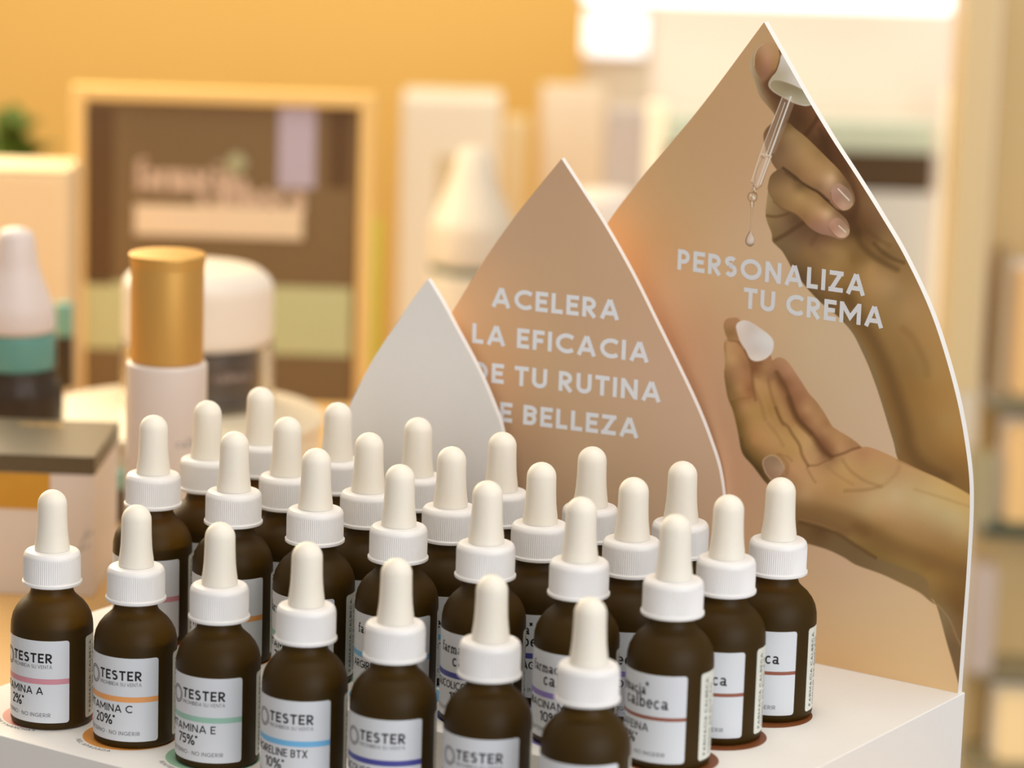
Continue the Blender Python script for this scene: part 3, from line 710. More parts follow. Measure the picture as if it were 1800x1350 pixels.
def paint_big(px, py, U, Z):
    bgp = [(1343, 60, (188, 146, 104)), (1230, 230, (188, 146, 106)), (1200, 330, (190, 150, 108)), (1110, 390, (200, 148, 102)), (1150, 430, (196, 144, 98)),
           (1300, 330, (192, 150, 112)), (1330, 400, (196, 158, 124)), (1250, 480, (198, 156, 116)), (1180, 520, (198, 148, 110)), (1200, 600, (190, 138, 102)),
           (1240, 640, (188, 140, 106)), (1265, 720, (182, 136, 104)), (1290, 830, (184, 136, 104)), (1350, 560, (196, 158, 122)), (1420, 620, (194, 162, 128)), (1480, 700, (194, 162, 130)),
           (1540, 760, (196, 164, 134)), (1240, 560, (192, 146, 108)), (1320, 870, (184, 140, 108)), (1420, 1000, (190, 152, 118)), (1470, 980, (192, 154, 124)), (1500, 1080, (196, 160, 122)), (1600, 1100, (200, 164, 124)),
           (1480, 1160, (194, 152, 108)), (1650, 1200, (202, 164, 120)), (1150, 900, (186, 140, 104)), (1100, 1200, (190, 150, 112))]
    col = idw(px, py, bgp, 3, 30)
    def blend(al, c): nonlocal col; col = col*(1-al[:, None])+np.asarray(c, float)*al[:, None]
    def region(poly, pts, soft=.8, eps=5, n=4, power=3.0):
        P = smooth(poly, n, True); al = inside_alpha(px, py, P, soft); k = al > 0
        c = np.zeros((len(px), 3))
        if k.any(): c[k] = idw(px[k], py[k], pts, power, eps)
        nonlocal col; col = col*(1-al[:, None])+c*al[:, None]; return al
    def brush(pts, width, c, a=.8, mask=None, hard=0.0):
        if mask is not None: width *= 1.55; a *= .62
        d = line_dist(px, py, smooth(pts, 5), width*1.2)
        al = np.clip(1-d/width, 0, 1); al = al*al*(3-2*al) if not hard else np.clip((width-d)/1.2, 0, 1)
        al = al*a
        if mask is not None: al = al*mask
        blend(al, c)
    # ---------------- upper hand and forearm
    sil = C1([(330, 90), (260, 110), (210, 170), (180, 250), (170, 320), (180, 400), (215, 480), (240, 560), (262, 630), (300, 690), (360, 760), (425, 840), (428, 890), (395, 945), (350, 985), (318, 1040), (312, 1090), (322, 1150), (350, 1250), (385, 1320)]) \
        + C2([(402, 150), (425, 190), (455, 228), (400, 280), (370, 350), (362, 440), (347, 560), (335, 690), (352, 780), (398, 900), (405, 980), (450, 1030), (510, 1090), (570, 1190)]) \
        + C3([(288, 338), (345, 412), (400, 480), (460, 545), (540, 620), (640, 700), (700, 760), (770, 850), (830, 970), (880, 1080), (930, 1210), (975, 1340)]) \
        + C6([(1045, 130), (1085, 260), (1120, 395), (1200, 480)])+[(1620, 860), (1700, 900), (1750, 900), (1750, 600), (1600, 300), (1450, 130)]+C1([(560, 200), (480, 120), (400, 88)])
    pts = fld(C1, [(340, 200, (178, 128, 92)), (240, 300, (142, 98, 64)), (440, 250, (172, 128, 82)), (345, 320, (150, 100, 76)), (188, 330, (178, 154, 122)), (195, 250, (176, 150, 115)), (330, 430, (152, 106, 76)), (260, 580, (152, 126, 96)), (340, 660, (132, 98, 68)), (450, 620, (82, 50, 30)), (400, 780, (122, 88, 56)), (320, 130, (184, 138, 102)), (400, 110, (184, 140, 98)), (240, 480, (150, 124, 92)), (330, 540, (112, 75, 48)),
        (700, 850, (84, 52, 28)), (850, 800, (114, 74, 44)), (800, 950, (96, 60, 32)), (900, 1000, (112, 72, 46)), (960, 1100, (80, 48, 24)), (1100, 1150, (100, 62, 38)), (1000, 900, (112, 66, 36)), (1150, 1300, (96, 58, 32)), (650, 900, (78, 50, 26)), (340, 1050, (120, 84, 54)), (360, 1150, (130, 94, 62))]) \
        + fld(C2, [(1050, 100, (84, 52, 28)), (1170, 200, (92, 58, 30)), (1250, 300, (116, 76, 46)), (1300, 500, (112, 74, 44)), (1400, 600, (126, 90, 56)), (1500, 750, (122, 86, 56)), (1250, 750, (84, 52, 28)), (1350, 800, (102, 66, 36)), (1300, 900, (82, 54, 26)), (1500, 950, (114, 82, 48)), (1600, 1100, (124, 92, 54)), (1250, 1000, (126, 92, 52)), (1150, 1150, (150, 114, 68)), (1400, 1200, (140, 104, 60)),
        (700, 900, (108, 76, 50)), (900, 950, (114, 78, 52)), (800, 1100, (136, 100, 64)), (1000, 1150, (142, 106, 66)), (600, 1050, (120, 92, 62)), (1000, 1250, (152, 114, 66)), (430, 600, (142, 110, 72)), (400, 500, (152, 120, 84)), (500, 780, (130, 98, 66)), (400, 820, (132, 102, 64)), (370, 600, (152, 122, 82)), (640, 740, (98, 68, 42)), (450, 680, (138, 106, 70))]) \
        + fld(C3, [(200, 200, (112, 86, 54)), (400, 200, (136, 100, 60)), (600, 200, (152, 114, 70)), (750, 250, (130, 94, 50)), (900, 300, (166, 124, 76)), (850, 100, (112, 78, 42)), (1000, 130, (142, 106, 66)), (1010, 210, (112, 80, 44)), (350, 380, (96, 68, 40)), (500, 550, (108, 78, 44)), (600, 450, (140, 102, 60)), (700, 500, (126, 90, 46)), (900, 450, (170, 128, 80)), (1050, 450, (168, 130, 86)), (1100, 550, (154, 118, 76)), (1150, 400, (150, 112, 68)), (1050, 700, (150, 114, 68)), (860, 760, (136, 100, 56)), (960, 980, (138, 102, 56)), (1060, 1200, (136, 98, 52)), (1200, 650, (166, 126, 80)), (1150, 900, (146, 108, 62)), (1300, 900, (162, 120, 70)), (1250, 1100, (142, 106, 60)), (1250, 1250, (142, 102, 52)), (1400, 1150, (162, 122, 70)), (1500, 1250, (164, 120, 66))]) \
        + fld(C6, [(1160, 250, (130, 94, 52)), (1350, 100, (146, 106, 56)), (1500, 100, (162, 122, 70)), (1400, 300, (142, 102, 54)), (1600, 400, (142, 100, 50)), (1550, 520, (124, 88, 46)), (1630, 250, (164, 118, 62))])
    hm = region(sil, pts, 1.0, 8)
    brush(C1([(900, 850), (840, 950), (765, 1050)]), 5, (66, 38, 18), .8, hm)
    brush(C1([(905, 1000), (960, 1150), (1010, 1330)]), 6, (70, 44, 22), .7, hm)
    brush(C2([(1180, 230), (1260, 420), (1290, 600), (1260, 720)]), 7, (74, 46, 24), .7, hm)
    brush(C2([(345, 715), (430, 725), (520, 710), (600, 680)]), 3.2, (88, 60, 30), .9, hm)
    brush(C2([(440, 970), (540, 915), (640, 850), (740, 785)]), 4.5, (78, 50, 26), .95, hm)
    brush(C2([(1290, 860), (1330, 990), (1400, 1080), (1500, 1160), (1620, 1230), (1720, 1280)]), 6.5, (82, 56, 26), .8, hm)
    brush(C2([(1480, 1010), (1560, 1090), (1680, 1170), (1790, 1210)]), 4.5, (84, 58, 28), .85, hm)
    brush(C2([(1340, 800), (1420, 880), (1520, 960), (1640, 1030)]), 5, (96, 66, 34), .6, hm)
    brush(C2([(880, 900), (820, 1010)]), 6, (90, 60, 36), .5, hm)
    brush(C2([(950, 1060), (1150, 1100), (1190, 1220)]), 9, (164, 124, 76), .4, hm)
    brush(C3([(1160, 800), (1240, 880), (1330, 1060), (1350, 1160)]), 8, (122, 88, 46), .5, hm)
    brush(C3([(720, 560), (790, 680), (900, 850), (1000, 1050), (1075, 1240)])+C6([(1180, 140), (1210, 300), (1310, 440), (1480, 545)]), 15, (94, 64, 32), .95, hm)
    brush(C3([(690, 720), (770, 850), (850, 980), (925, 1140), (975, 1330)])+C6([(1060, 150), (1105, 330)]), 6.5, (126, 104, 76), .95, hm)
    brush(C3([(470, 560), (560, 640), (680, 740)]), 8, (98, 70, 38), .6, hm)
    th = C1([(218, 300), (226, 220), (256, 150), (305, 108), (380, 100), (450, 128), (488, 200), (474, 300), (432, 400), (372, 455), (320, 490), (268, 450), (232, 380)])
    tm = region(th, fld(C1, [(250, 260, (146, 102, 66)), (262, 360, (142, 98, 66)), (330, 140, (186, 140, 104)), (350, 240, (184, 134, 100)), (420, 170, (180, 136, 94)), (450, 280, (170, 126, 80)), (360, 330, (168, 116, 88)), (340, 420, (146, 100, 74)), (420, 370, (156, 114, 74))]), 1.2, 5)
    brush(C1([(214, 330), (222, 220), (256, 146), (310, 102)]), 1.8, (198, 164, 128), .75)
    brush(C1([(480, 170), (490, 215), (480, 280), (440, 390), (385, 460), (350, 520)]), 2.2, (104, 62, 36), .8)
    # ring finger
    rf = C2([(460, 232), (390, 290), (365, 370), (360, 450), (420, 560), (520, 640), (640, 690), (720, 755), (800, 840), (900, 900), (1000, 925), (1060, 945), (1110, 965), (1160, 960), (1212, 915), (1222, 840), (1190, 760), (1120, 690), (1050, 630), (950, 540), (870, 465), (800, 430), (700, 365), (600, 300), (520, 222)])
    am = region(rf, fld(C2, [(430, 320, (122, 90, 56)), (520, 280, (118, 86, 56)), (600, 400, (152, 114, 74)), (440, 450, (142, 106, 70)), (700, 500, (172, 132, 84)), (850, 550, (166, 124, 80)), (960, 600, (150, 110, 68)), (980, 690, (202, 160, 120)), (900, 640, (184, 140, 98)), (900, 760, (168, 120, 88)), (800, 700, (160, 118, 76)), (740, 720, (144, 102, 64)), (850, 840, (150, 106, 82)), (950, 870, (156, 112, 90)), (1100, 680, (128, 94, 62)), (550, 600, (146, 108, 68)), (1190, 800, (142, 106, 80)), (700, 400, (110, 80, 46)), (450, 560, (132, 98, 60))]), .8, 5)
    brush(C2([(420, 565), (520, 645), (640, 700), (720, 765)]), 3.5, (112, 80, 46), .55)
    n2 = C2([(1060, 740), (1110, 740), (1170, 790), (1208, 850), (1203, 908), (1150, 950), (1090, 940), (1040, 890), (1002, 840), (1015, 780)])
    region(n2, fld(C2, [(1050, 790, (184, 136, 112)), (1100, 900, (190, 146, 122)), (1160, 920, (204, 164, 138)), (1140, 800, (160, 120, 96)), (1190, 880, (176, 140, 112)), (1030, 850, (170, 122, 98))]), .9, 4)
    brush(C2([(1108, 822), (1180, 888)]), 1.9, (236, 208, 188), .95); brush(C2([(1002, 840), (1040, 895), (1095, 945), (1150, 955)]), 1.6, (140, 96, 66), .8)
    brush(C2([(1170, 945), (1208, 910), (1215, 860)]), 1.6, (196, 160, 124), .8)
    # middle finger
    mf = C1([(500, 1000), (570, 935), (640, 990), (760, 1085), (880, 1200), (1000, 1320)])+C2([(1100, 220), (1200, 355), (1250, 445), (1277, 540), (1257, 610), (1200, 655), (1150, 662), (1080, 640), (1020, 575), (960, 522), (880, 462), (780, 405), (680, 352), (600, 272), (520, 208), (460, 230), (420, 180), (400, 130)])+C1([(430, 1150)])
    region(mf, fld(C1, [(600, 1050, (150, 116, 76)), (500, 1200, (124, 90, 60)), (760, 1210, (166, 126, 80)), (580, 960, (116, 84, 50)), (900, 1260, (150, 112, 70))])
        + fld(C2, [(500, 100, (130, 96, 64)), (700, 50, (166, 126, 84)), (800, 120, (172, 130, 84)), (650, 250, (136, 98, 62)), (900, 150, (168, 126, 80)), (850, 300, (168, 124, 82)), (1030, 320, (204, 162, 122)), (960, 260, (178, 136, 94)), (1000, 420, (172, 130, 98)), (900, 410, (142, 104, 70)), (1110, 290, (148, 110, 70)), (1190, 400, (118, 86, 58)), (1250, 500, (136, 100, 70)), (980, 500, (150, 108, 78))]), .8, 5)
    brush(C2([(520, 212), (620, 285), (720, 368), (820, 428), (900, 472), (1000, 560)]), 4.2, (74, 48, 24), .85)
    brush(C2([(560, 260), (660, 330)]), 7, (82, 56, 32), .6)
    n1 = C2([(1050, 400), (1100, 372), (1150, 392), (1210, 440), (1250, 520), (1250, 590), (1185, 648), (1120, 645), (1060, 590), (1022, 530), (1022, 460)])
    region(n1, fld(C2, [(1070, 440, (176, 132, 112)), (1080, 560, (166, 120, 98)), (1150, 600, (188, 144, 120)), (1180, 450, (150, 116, 96)), (1230, 540, (160, 126, 100)), (1120, 400, (170, 128, 104))]), .9, 4)
    brush(C2([(1100, 432), (1216, 552)]), 2.2, (238, 212, 194), .95); brush(C2([(1022, 470), (1030, 540), (1070, 600), (1120, 650)]), 1.6, (134, 92, 64), .8)
    brush(C2([(1150, 655), (1210, 640), (1252, 590)]), 1.8, (196, 158, 120), .8)
    # thumb rim light and cap
    brush(C1([(210, 175), (182, 260), (176, 340), (190, 420), (225, 500), (262, 610), (330, 710), (420, 830)]), 5, (176, 152, 122), .45, hm)
    cap = C1([(512, 215), (482, 300), (450, 390), (400, 450), (368, 505), (368, 555), (420, 612), (520, 670), (640, 730), (740, 757), (800, 752), (835, 728), (880, 700), (760, 500), (640, 330)])
    brush(C1([(430, 410), (380, 470), (350, 540), (420, 640)]), 6, (92, 56, 34), .7, hm)
    region(cap, fld(C1, [(520, 260, (208, 194, 184)), (560, 400, (190, 174, 156)), (480, 430, (180, 162, 136)), (650, 450, (210, 194, 182)), (740, 580, (214, 198, 188)), (600, 500, (200, 184, 168)), (380, 520, (178, 160, 134)), (800, 660, (206, 190, 178))]), .9, 5)
    und = C1([(400, 505), (450, 487), (560, 512), (680, 562), (760, 612), (808, 675), (826, 722), (790, 742), (700, 742), (600, 704), (500, 652), (425, 598), (388, 550)])
    region(und, fld(C1, [(420, 540, (156, 136, 106)), (560, 560, (142, 122, 92)), (680, 620, (148, 132, 104)), (780, 700, (172, 158, 134)), (600, 680, (176, 160, 134))]), .9, 5)
    # pipette
    tb_ = C1([(500, 668), (600, 655), (636, 730), (430, 1250)])+C2([(405, 60), (290, 400), (240, 440), (195, 440), (186, 360), (300, 30)])
    al = inside_alpha(px, py, tb_, .8)*.30; blend(al, (214, 190, 176))
    for a_, wd, c in ((C1([(510, 672), (300, 1210)])+C2([(186, 355)]), 1.1, (232, 216, 206)), (C1([(540, 720), (345, 1270)]), 1.2, (228, 210, 198)), (C1([(602, 660), (378, 1280)]), 1.9, (232, 216, 206)),
                      (C1([(634, 735), (432, 1280)]), .9, (150, 108, 74)), (C1([(480, 790), (330, 1240)]), 1.0, (150, 112, 90)), (C1([(560, 900), (420, 1230)]), 1.0, (120, 80, 52)),
                      (C2([(410, 40), (290, 400)]), 1.2, (150, 112, 84)), (C2([(390, 90), (282, 380)]), 1.6, (226, 208, 196)), (C2([(300, 110), (238, 250), (218, 380)]), 1.0, (150, 116, 92)), (C2([(350, 110), (250, 390)]), 2.2, (214, 188, 172)),
                      (C2([(186, 360), (212, 400), (190, 440)]), 1.0, (110, 78, 52)), (C2([(290, 400), (240, 438)]), 1.0, (110, 78, 52)), (C2([(290, 60), (400, 90)]), 1.2, (226, 210, 198)), (C2([(290, 90), (320, 110)]), 1.2, (110, 82, 60)),
                      (C2([(200, 400), (235, 430), (205, 465), (240, 490)]), 1.1, (100, 72, 50)), (C2([(215, 415), (225, 455)]), 1.4, (226, 206, 190)),
                      (C2([(165, 475), (148, 510), (165, 555), (225, 560), (243, 515), (228, 472), (175, 470)]), 1.1, (112, 80, 56)), (C2([(185, 500), (215, 530)]), 2.6, (228, 206, 190)), (C2([(195, 480), (185, 540)]), 1.0, (120, 86, 62)),
                      (C2([(172, 565), (182, 620)]), 1.0, (116, 84, 60)), (C2([(212, 565), (205, 620)]), 1.0, (116, 84, 60)), (C2([(192, 570), (192, 620)]), 1.8, (222, 200, 184)),
                      (C2([(184, 620), (180, 760), (168, 880), (138, 930)]), .8, (132, 96, 70)), (C2([(204, 620), (190, 760), (184, 870), (208, 925)]), .8, (140, 104, 78)), (C2([(193, 620), (184, 800), (175, 900)]), 1.0, (214, 184, 162))):
        brush(a_, wd, c, .95, hard=1)
    dr = C2([(176, 870), (150, 915), (128, 960), (128, 1000), (150, 1028), (178, 1035), (205, 1020), (218, 985), (214, 945), (195, 905)])
    region(dr, [(p[0], p[1], c) for p, c in zip(C2([(170, 900), (150, 960), (195, 960), (172, 1000), (172, 1028)]), [(206, 176, 152), (196, 170, 152), (214, 190, 174), (204, 182, 168), (150, 118, 92)])], .8, 3)
    brush(C2([(170, 880), (130, 960), (135, 1012), (175, 1034), (208, 1014)]), 1.3, (104, 76, 56), .9, hard=1); brush(C2([(208, 1010), (217, 960), (190, 895)]), .8, (138, 104, 80), .9, hard=1)
    # ---------------- lower hand
    lh = C4([(140, 155), (170, 122), (230, 110), (300, 130), (420, 300), (560, 420), (628, 505), (640, 552), (662, 555), (710, 532), (760, 542), (810, 580), (880, 680), (960, 800), (1030, 910), (1100, 985), (1190, 1110), (1280, 1260)]) \
        + C6([(620, 148), (720, 222), (820, 290), (880, 295), (960, 320), (1050, 360), (1150, 408), (1300, 480), (1450, 545), (1600, 620), (1690, 672)])+[(1760, 900), (1760, 1230), (1690, 1222)] \
        + C7([(1215, 1270), (1170, 1100), (1120, 930), (1080, 780), (1040, 655), (1000, 612), (920, 560), (780, 490), (650, 430), (560, 398), (470, 362), (380, 310), (250, 250), (140, 212), (0, 160)]) \
        + C5([(700, 1000), (620, 930), (560, 870), (500, 790), (430, 700), (350, 610), (315, 530), (295, 420), (270, 290), (230, 130)]) \
        + C4([(180, 960), (155, 830), (140, 700), (150, 640), (150, 520), (135, 420), (150, 350), (172, 338), (150, 280), (132, 200)])
    pts = fld(C4, [(200, 180, (168, 120, 82)), (200, 280, (140, 100, 60)), (200, 400, (182, 134, 92)), (240, 550, (178, 132, 84)), (310, 650, (166, 112, 76)), (200, 700, (140, 96, 62)), (170, 850, (118, 86, 46)), (300, 800, (166, 122, 76)), (400, 890, (150, 98, 58)), (460, 650, (122, 76, 44)), (440, 820, (170, 124, 78)), (570, 640, (162, 116, 76)), (620, 720, (144, 100, 66)), (510, 790, (182, 134, 88)), (650, 850, (172, 126, 80)), (720, 620, (162, 112, 80)), (800, 690, (168, 118, 86)), (750, 780, (122, 76, 46)), (880, 850, (150, 98, 66)), (950, 920, (150, 100, 66)), (900, 1020, (138, 88, 56)), (1000, 1080, (178, 128, 88)), (1100, 1040, (160, 116, 76)), (1100, 1210, (172, 124, 84)), (1200, 1240, (154, 108, 68)), (350, 1050, (174, 126, 82)), (230, 1050, (112, 82, 38)), (450, 1100, (172, 130, 76)), (600, 1100, (162, 120, 66)), (760, 1080, (166, 120, 74)), (300, 1250, (116, 82, 38)), (400, 1280, (164, 120, 72)), (650, 1280, (178, 132, 82)), (850, 1240, (166, 120, 72)), (150, 600, (150, 110, 72)), (380, 560, (150, 100, 64))]) \
        + fld(C5, [(250, 100, (122, 86, 42)), (350, 200, (152, 110, 64)), (600, 250, (176, 130, 80)), (300, 420, (102, 74, 34)), (450, 450, (166, 118, 70)), (600, 500, (180, 132, 84)), (750, 400, (182, 138, 86)), (850, 560, (180, 136, 82)), (450, 640, (106, 76, 36)), (400, 650, (80, 58, 26)), (520, 780, (82, 58, 28)), (960, 370, (182, 136, 86)), (1050, 450, (184, 142, 94)), (1100, 620, (176, 130, 90)), (1200, 500, (120, 78, 48)), (1150, 430, (122, 78, 46)), (1300, 430, (168, 120, 80)), (1350, 540, (172, 124, 86)), (1250, 260, (166, 118, 78)), (1050, 200, (166, 120, 76)), (850, 750, (184, 134, 94)), (900, 900, (170, 126, 86)), (1150, 850, (184, 140, 92)), (1000, 1000, (180, 138, 96)), (1400, 700, (186, 144, 94)), (1600, 600, (176, 126, 86)), (1500, 900, (184, 140, 88)), (1700, 750, (182, 140, 90)), (1100, 1080, (160, 120, 78)), (1600, 1050, (182, 144, 102)), (1250, 550, (110, 70, 44))]) \
        + fld(C6, [(600, 600, (180, 134, 86)), (800, 600, (180, 136, 90)), (900, 400, (184, 136, 92)), (1100, 500, (182, 140, 96)), (1300, 560, (186, 148, 100)), (1500, 600, (196, 156, 98)), (1640, 715, (196, 156, 96)), (1100, 680, (192, 162, 120)), (1350, 750, (190, 162, 116)), (1550, 850, (186, 160, 114)), (1640, 950, (182, 150, 102)), (900, 750, (186, 152, 106)), (950, 950, (142, 106, 60)), (1000, 830, (182, 140, 96)), (1300, 900, (170, 132, 88)), (1500, 1000, (160, 124, 80)), (1200, 1100, (146, 110, 62)), (1000, 1100, (130, 98, 52)), (1550, 1150, (142, 104, 56)), (1350, 1250, (132, 96, 48)), (1600, 1300, (120, 86, 42))]) \
        + fld(C7, [(900, 400, (136, 104, 56)), (1000, 450, (142, 106, 56)), (1200, 450, (132, 96, 48)), (1150, 600, (116, 82, 42)), (1200, 700, (108, 76, 38)), (1100, 760, (126, 102, 70)), (1180, 900, (116, 86, 54)), (1150, 960, (106, 82, 54)), (1200, 1100, (112, 82, 52))])
    lm = region(lh, pts, 1.0, 8)
    D = (98, 64, 32)
    brush(C6([(330, 800), (560, 830), (760, 890), (900, 980), (1080, 1080), (1350, 1180), (1600, 1290)]), 17, (116, 82, 46), .95, lm)
    brush(C6([(340, 880), (520, 900), (700, 960)]), 12, (108, 74, 42), .8, lm)
    ud = C6([(200, 860), (345, 893), (500, 932), (640, 982), (780, 1072), (940, 1172), (1100, 1230), (1330, 1330)])+C7([(1000, 600), (1040, 660), (1000, 640), (920, 575), (780, 505), (650, 445), (470, 380), (380, 325), (250, 265), (0, 180)])
    region(ud, fld(C6, [(400, 960, (108, 78, 46)), (600, 1030, (112, 84, 54)), (800, 1140, (112, 86, 56)), (1000, 1240, (120, 94, 62)), (500, 960, (96, 66, 38)), (1150, 1320, (126, 98, 62))]), 1.6, 8)
    pk = C4([(662, 556), (710, 532), (760, 542), (810, 580), (880, 680), (960, 800), (1030, 910), (1100, 985), (1190, 1110), (1280, 1262)])+C5([(1400, 375), (1500, 440), (1575, 512), (1480, 545), (1400, 580), (1262, 622), (1172, 540), (1062, 385), (932, 255), (872, 155), (822, 10)])+C4([(770, 840), (690, 700), (655, 610)])
    pm = region(pk, fld(C4, [(700, 570, (168, 120, 84)), (720, 640, (158, 110, 78)), (800, 690, (170, 120, 88)), (780, 790, (132, 84, 54)), (880, 860, (156, 106, 74)), (950, 930, (154, 104, 70)), (880, 1010, (136, 88, 56)), (1000, 1080, (180, 130, 90)), (1110, 1040, (160, 116, 76)), (1110, 1210, (174, 126, 86)), (1220, 1230, (158, 112, 72)), (960, 1180, (128, 82, 50))])
        + fld(C5, [(1200, 350, (170, 124, 84)), (1160, 440, (130, 84, 54)), (1300, 430, (174, 126, 84)), (1230, 560, (118, 74, 46)), (1350, 540, (180, 132, 92)), (1480, 470, (164, 118, 78)), (1300, 570, (150, 104, 68))]), 1.2, 5)
    brush(C4([(690, 700), (790, 880), (860, 1060), (930, 1210)])+C5([(1060, 390), (1170, 545), (1262, 615)]), 5, (112, 68, 38), .9, pm)
    ix = C4([(150, 352), (200, 348), (280, 370), (350, 450), (400, 540), (425, 640), (440, 800), (455, 930), (400, 960), (300, 950), (200, 980), (165, 860), (140, 700), (150, 600), (135, 430)])
    im = region(ix, fld(C4, [(180, 400, (184, 136, 94)), (250, 420, (180, 130, 86)), (330, 520, (166, 116, 76)), (230, 560, (184, 138, 92)), (380, 620, (152, 104, 68)), (300, 700, (170, 120, 82)), (190, 680, (150, 106, 68)), (180, 820, (124, 90, 50)), (300, 850, (172, 124, 80)), (400, 860, (148, 96, 60)), (420, 760, (158, 106, 68)), (240, 920, (136, 98, 56)), (350, 930, (166, 116, 72))]), 1.4, 5)
    brush(C4([(360, 460), (410, 560), (432, 680), (445, 830), (470, 980)]), 3.2, (112, 70, 40), .8, lm)
    brush(C4([(470, 760), (500, 900), (560, 1080), (620, 1250)]), 7, (184, 138, 88), .6, lm)
    brush(C4([(660, 800), (710, 950), (770, 1120), (850, 1290)]), 6, (182, 136, 90), .6, lm)
    brush(C5([(900, 320), (1000, 450), (1100, 600)]), 9, (188, 146, 96), .6, lm)
    brush(C5([(480, 440), (640, 480), (760, 560)]), 9, (182, 134, 86), .5, lm)
    brush(C5([(760, 620), (860, 720), (980, 840), (1150, 930)]), 8, (188, 142, 98), .6, lm)
    brush(C5([(720, 600), (800, 690), (800, 790)]), 4, (140, 96, 58), .7, lm)
    brush(C4([(150, 345), (200, 352), (270, 362), (330, 400)]), 2.5, (120, 80, 48), .8, lm)
    brush(C4([(150, 348), (165, 352)]), 2.0, (206, 176, 144), .8, lm)
    brush(C4([(690, 690), (790, 870), (850, 1040), (920, 1200), (1050, 1330)]), 5.5, D, .8, lm)
    brush(C4([(410, 560), (430, 700), (450, 860), (520, 1000), (570, 1180)]), 4, (136, 92, 54), .55, lm)
    brush(C4([(600, 760), (640, 940), (700, 1100), (760, 1240)]), 3.5, (128, 86, 46), .65, lm)
    brush(C4([(430, 720), (500, 735)]), 3, (140, 96, 60), .6, lm); brush(C4([(330, 960), (430, 950), (480, 965)]), 2.5, (146, 100, 60), .6, lm)
    brush(C5([(820, 0), (870, 150), (930, 250), (1060, 380), (1170, 540), (1260, 622)]), 6, (92, 58, 30), .8, lm)
    brush(C5([(1260, 622), (1400, 580), (1480, 545), (1570, 518)]), 3, (104, 66, 36), .85, lm)
    brush(C5([(680, 100), (740, 240), (810, 300), (860, 385), (930, 490), (960, 600), (1022, 712)]), 3.4, (110, 72, 36), .9, lm)
    brush(C5([(1022, 712), (1120, 705), (1190, 670), (1260, 640)]), 2.6, (128, 86, 48), .8, lm)
    brush(C5([(600, 260), (700, 390), (760, 500)]), 4, (146, 104, 60), .5, lm)
    brush(C5([(700, 590), (800, 615), (850, 660)]), 3, (140, 96, 50), .5, lm)
    brush(C6([(680, 400), (740, 480), (850, 560), (960, 600)]), 4, (150, 108, 64), .7, lm)
    brush(C6([(560, 450), (640, 520), (760, 590)]), 4, (156, 114, 68), .5, lm)
    brush(C6([(700, 642), (850, 636), (985, 608)]), 4, (144, 104, 60), .7, lm)
    brush(C6([(985, 605), (1050, 560), (1110, 500), (1130, 440)]), 5, (158, 116, 70), .5, lm)
    brush(C6([(400, 465), (440, 540), (465, 575)]), 3, (140, 98, 56), .6, lm)
    brush(C6([(1250, 630), (1450, 690), (1600, 740), (1680, 765)]), 3.5, (166, 128, 76), .6, lm)
    brush(C6([(340, 890), (500, 930), (640, 980), (780, 1070), (940, 1170)]), 3.8, (84, 56, 30), .85, lm)
    brush(C6([(345, 865), (500, 905), (620, 955)]), 2.5, (142, 106, 66), .6, lm)
    brush(C6([(1120, 400), (1300, 478), (1450, 542), (1600, 618), (1690, 670)]), 3, (120, 84, 44), .5, lm)
    brush(C6([(790, 940), (850, 960)]), 14, (98, 64, 34), .6, lm)
    brush(C7([(1055, 665), (1140, 770), (1190, 890), (1225, 960)]), 2.5, (150, 124, 90), .7, lm)
    brush(C4([(140, 380), (140, 700), (160, 860), (200, 1040), (250, 1200), (290, 1350)]), 4, (110, 84, 46), .6, lm)
    brush(C5([(300, 440), (330, 560), (430, 690), (560, 860)]), 6, (78, 56, 26), .7, lm)
    nl = C5([(545, 690), (560, 640), (620, 606), (680, 615), (725, 655), (765, 715), (770, 760), (740, 810), (690, 850), (640, 860), (600, 822), (560, 760)])
    region(nl, fld(C5, [(600, 660, (146, 114, 88)), (680, 660, (152, 118, 92)), (660, 740, (160, 124, 98)), (740, 750, (172, 136, 108)), (640, 820, (150, 112, 86))]), .9, 4)
    brush(C5([(545, 700), (556, 645), (620, 604), (685, 612), (735, 660), (772, 735)]), 1.5, (192, 156, 120), .85, hard=1)
    brush(C5([(550, 710), (580, 790), (640, 865)]), 1.5, (190, 154, 122), .8, hard=1)
    # cream
    cr = C4([(285, 160), (340, 138), (400, 148), (470, 188), (540, 238), (610, 290), (655, 350), (660, 410), (640, 480), (580, 542), (500, 570), (440, 562), (402, 530), (365, 455), (310, 370), (275, 270), (263, 200)])
    brush(C4([(300, 370), (380, 480), (430, 580), (520, 590)]), 4, (122, 78, 48), .7, lm)
    region(cr, fld(C4, [(310, 180, (216, 196, 186)), (420, 220, (202, 182, 170)), (400, 350, (206, 188, 180)), (500, 320, (212, 198, 192)), (600, 360, (216, 204, 198)), (470, 450, (202, 184, 174)), (580, 470, (208, 194, 188)), (440, 540, (216, 196, 184)), (520, 550, (218, 200, 188)), (300, 320, (212, 188, 174))]), 1.0, 6)
    return unlit(col)

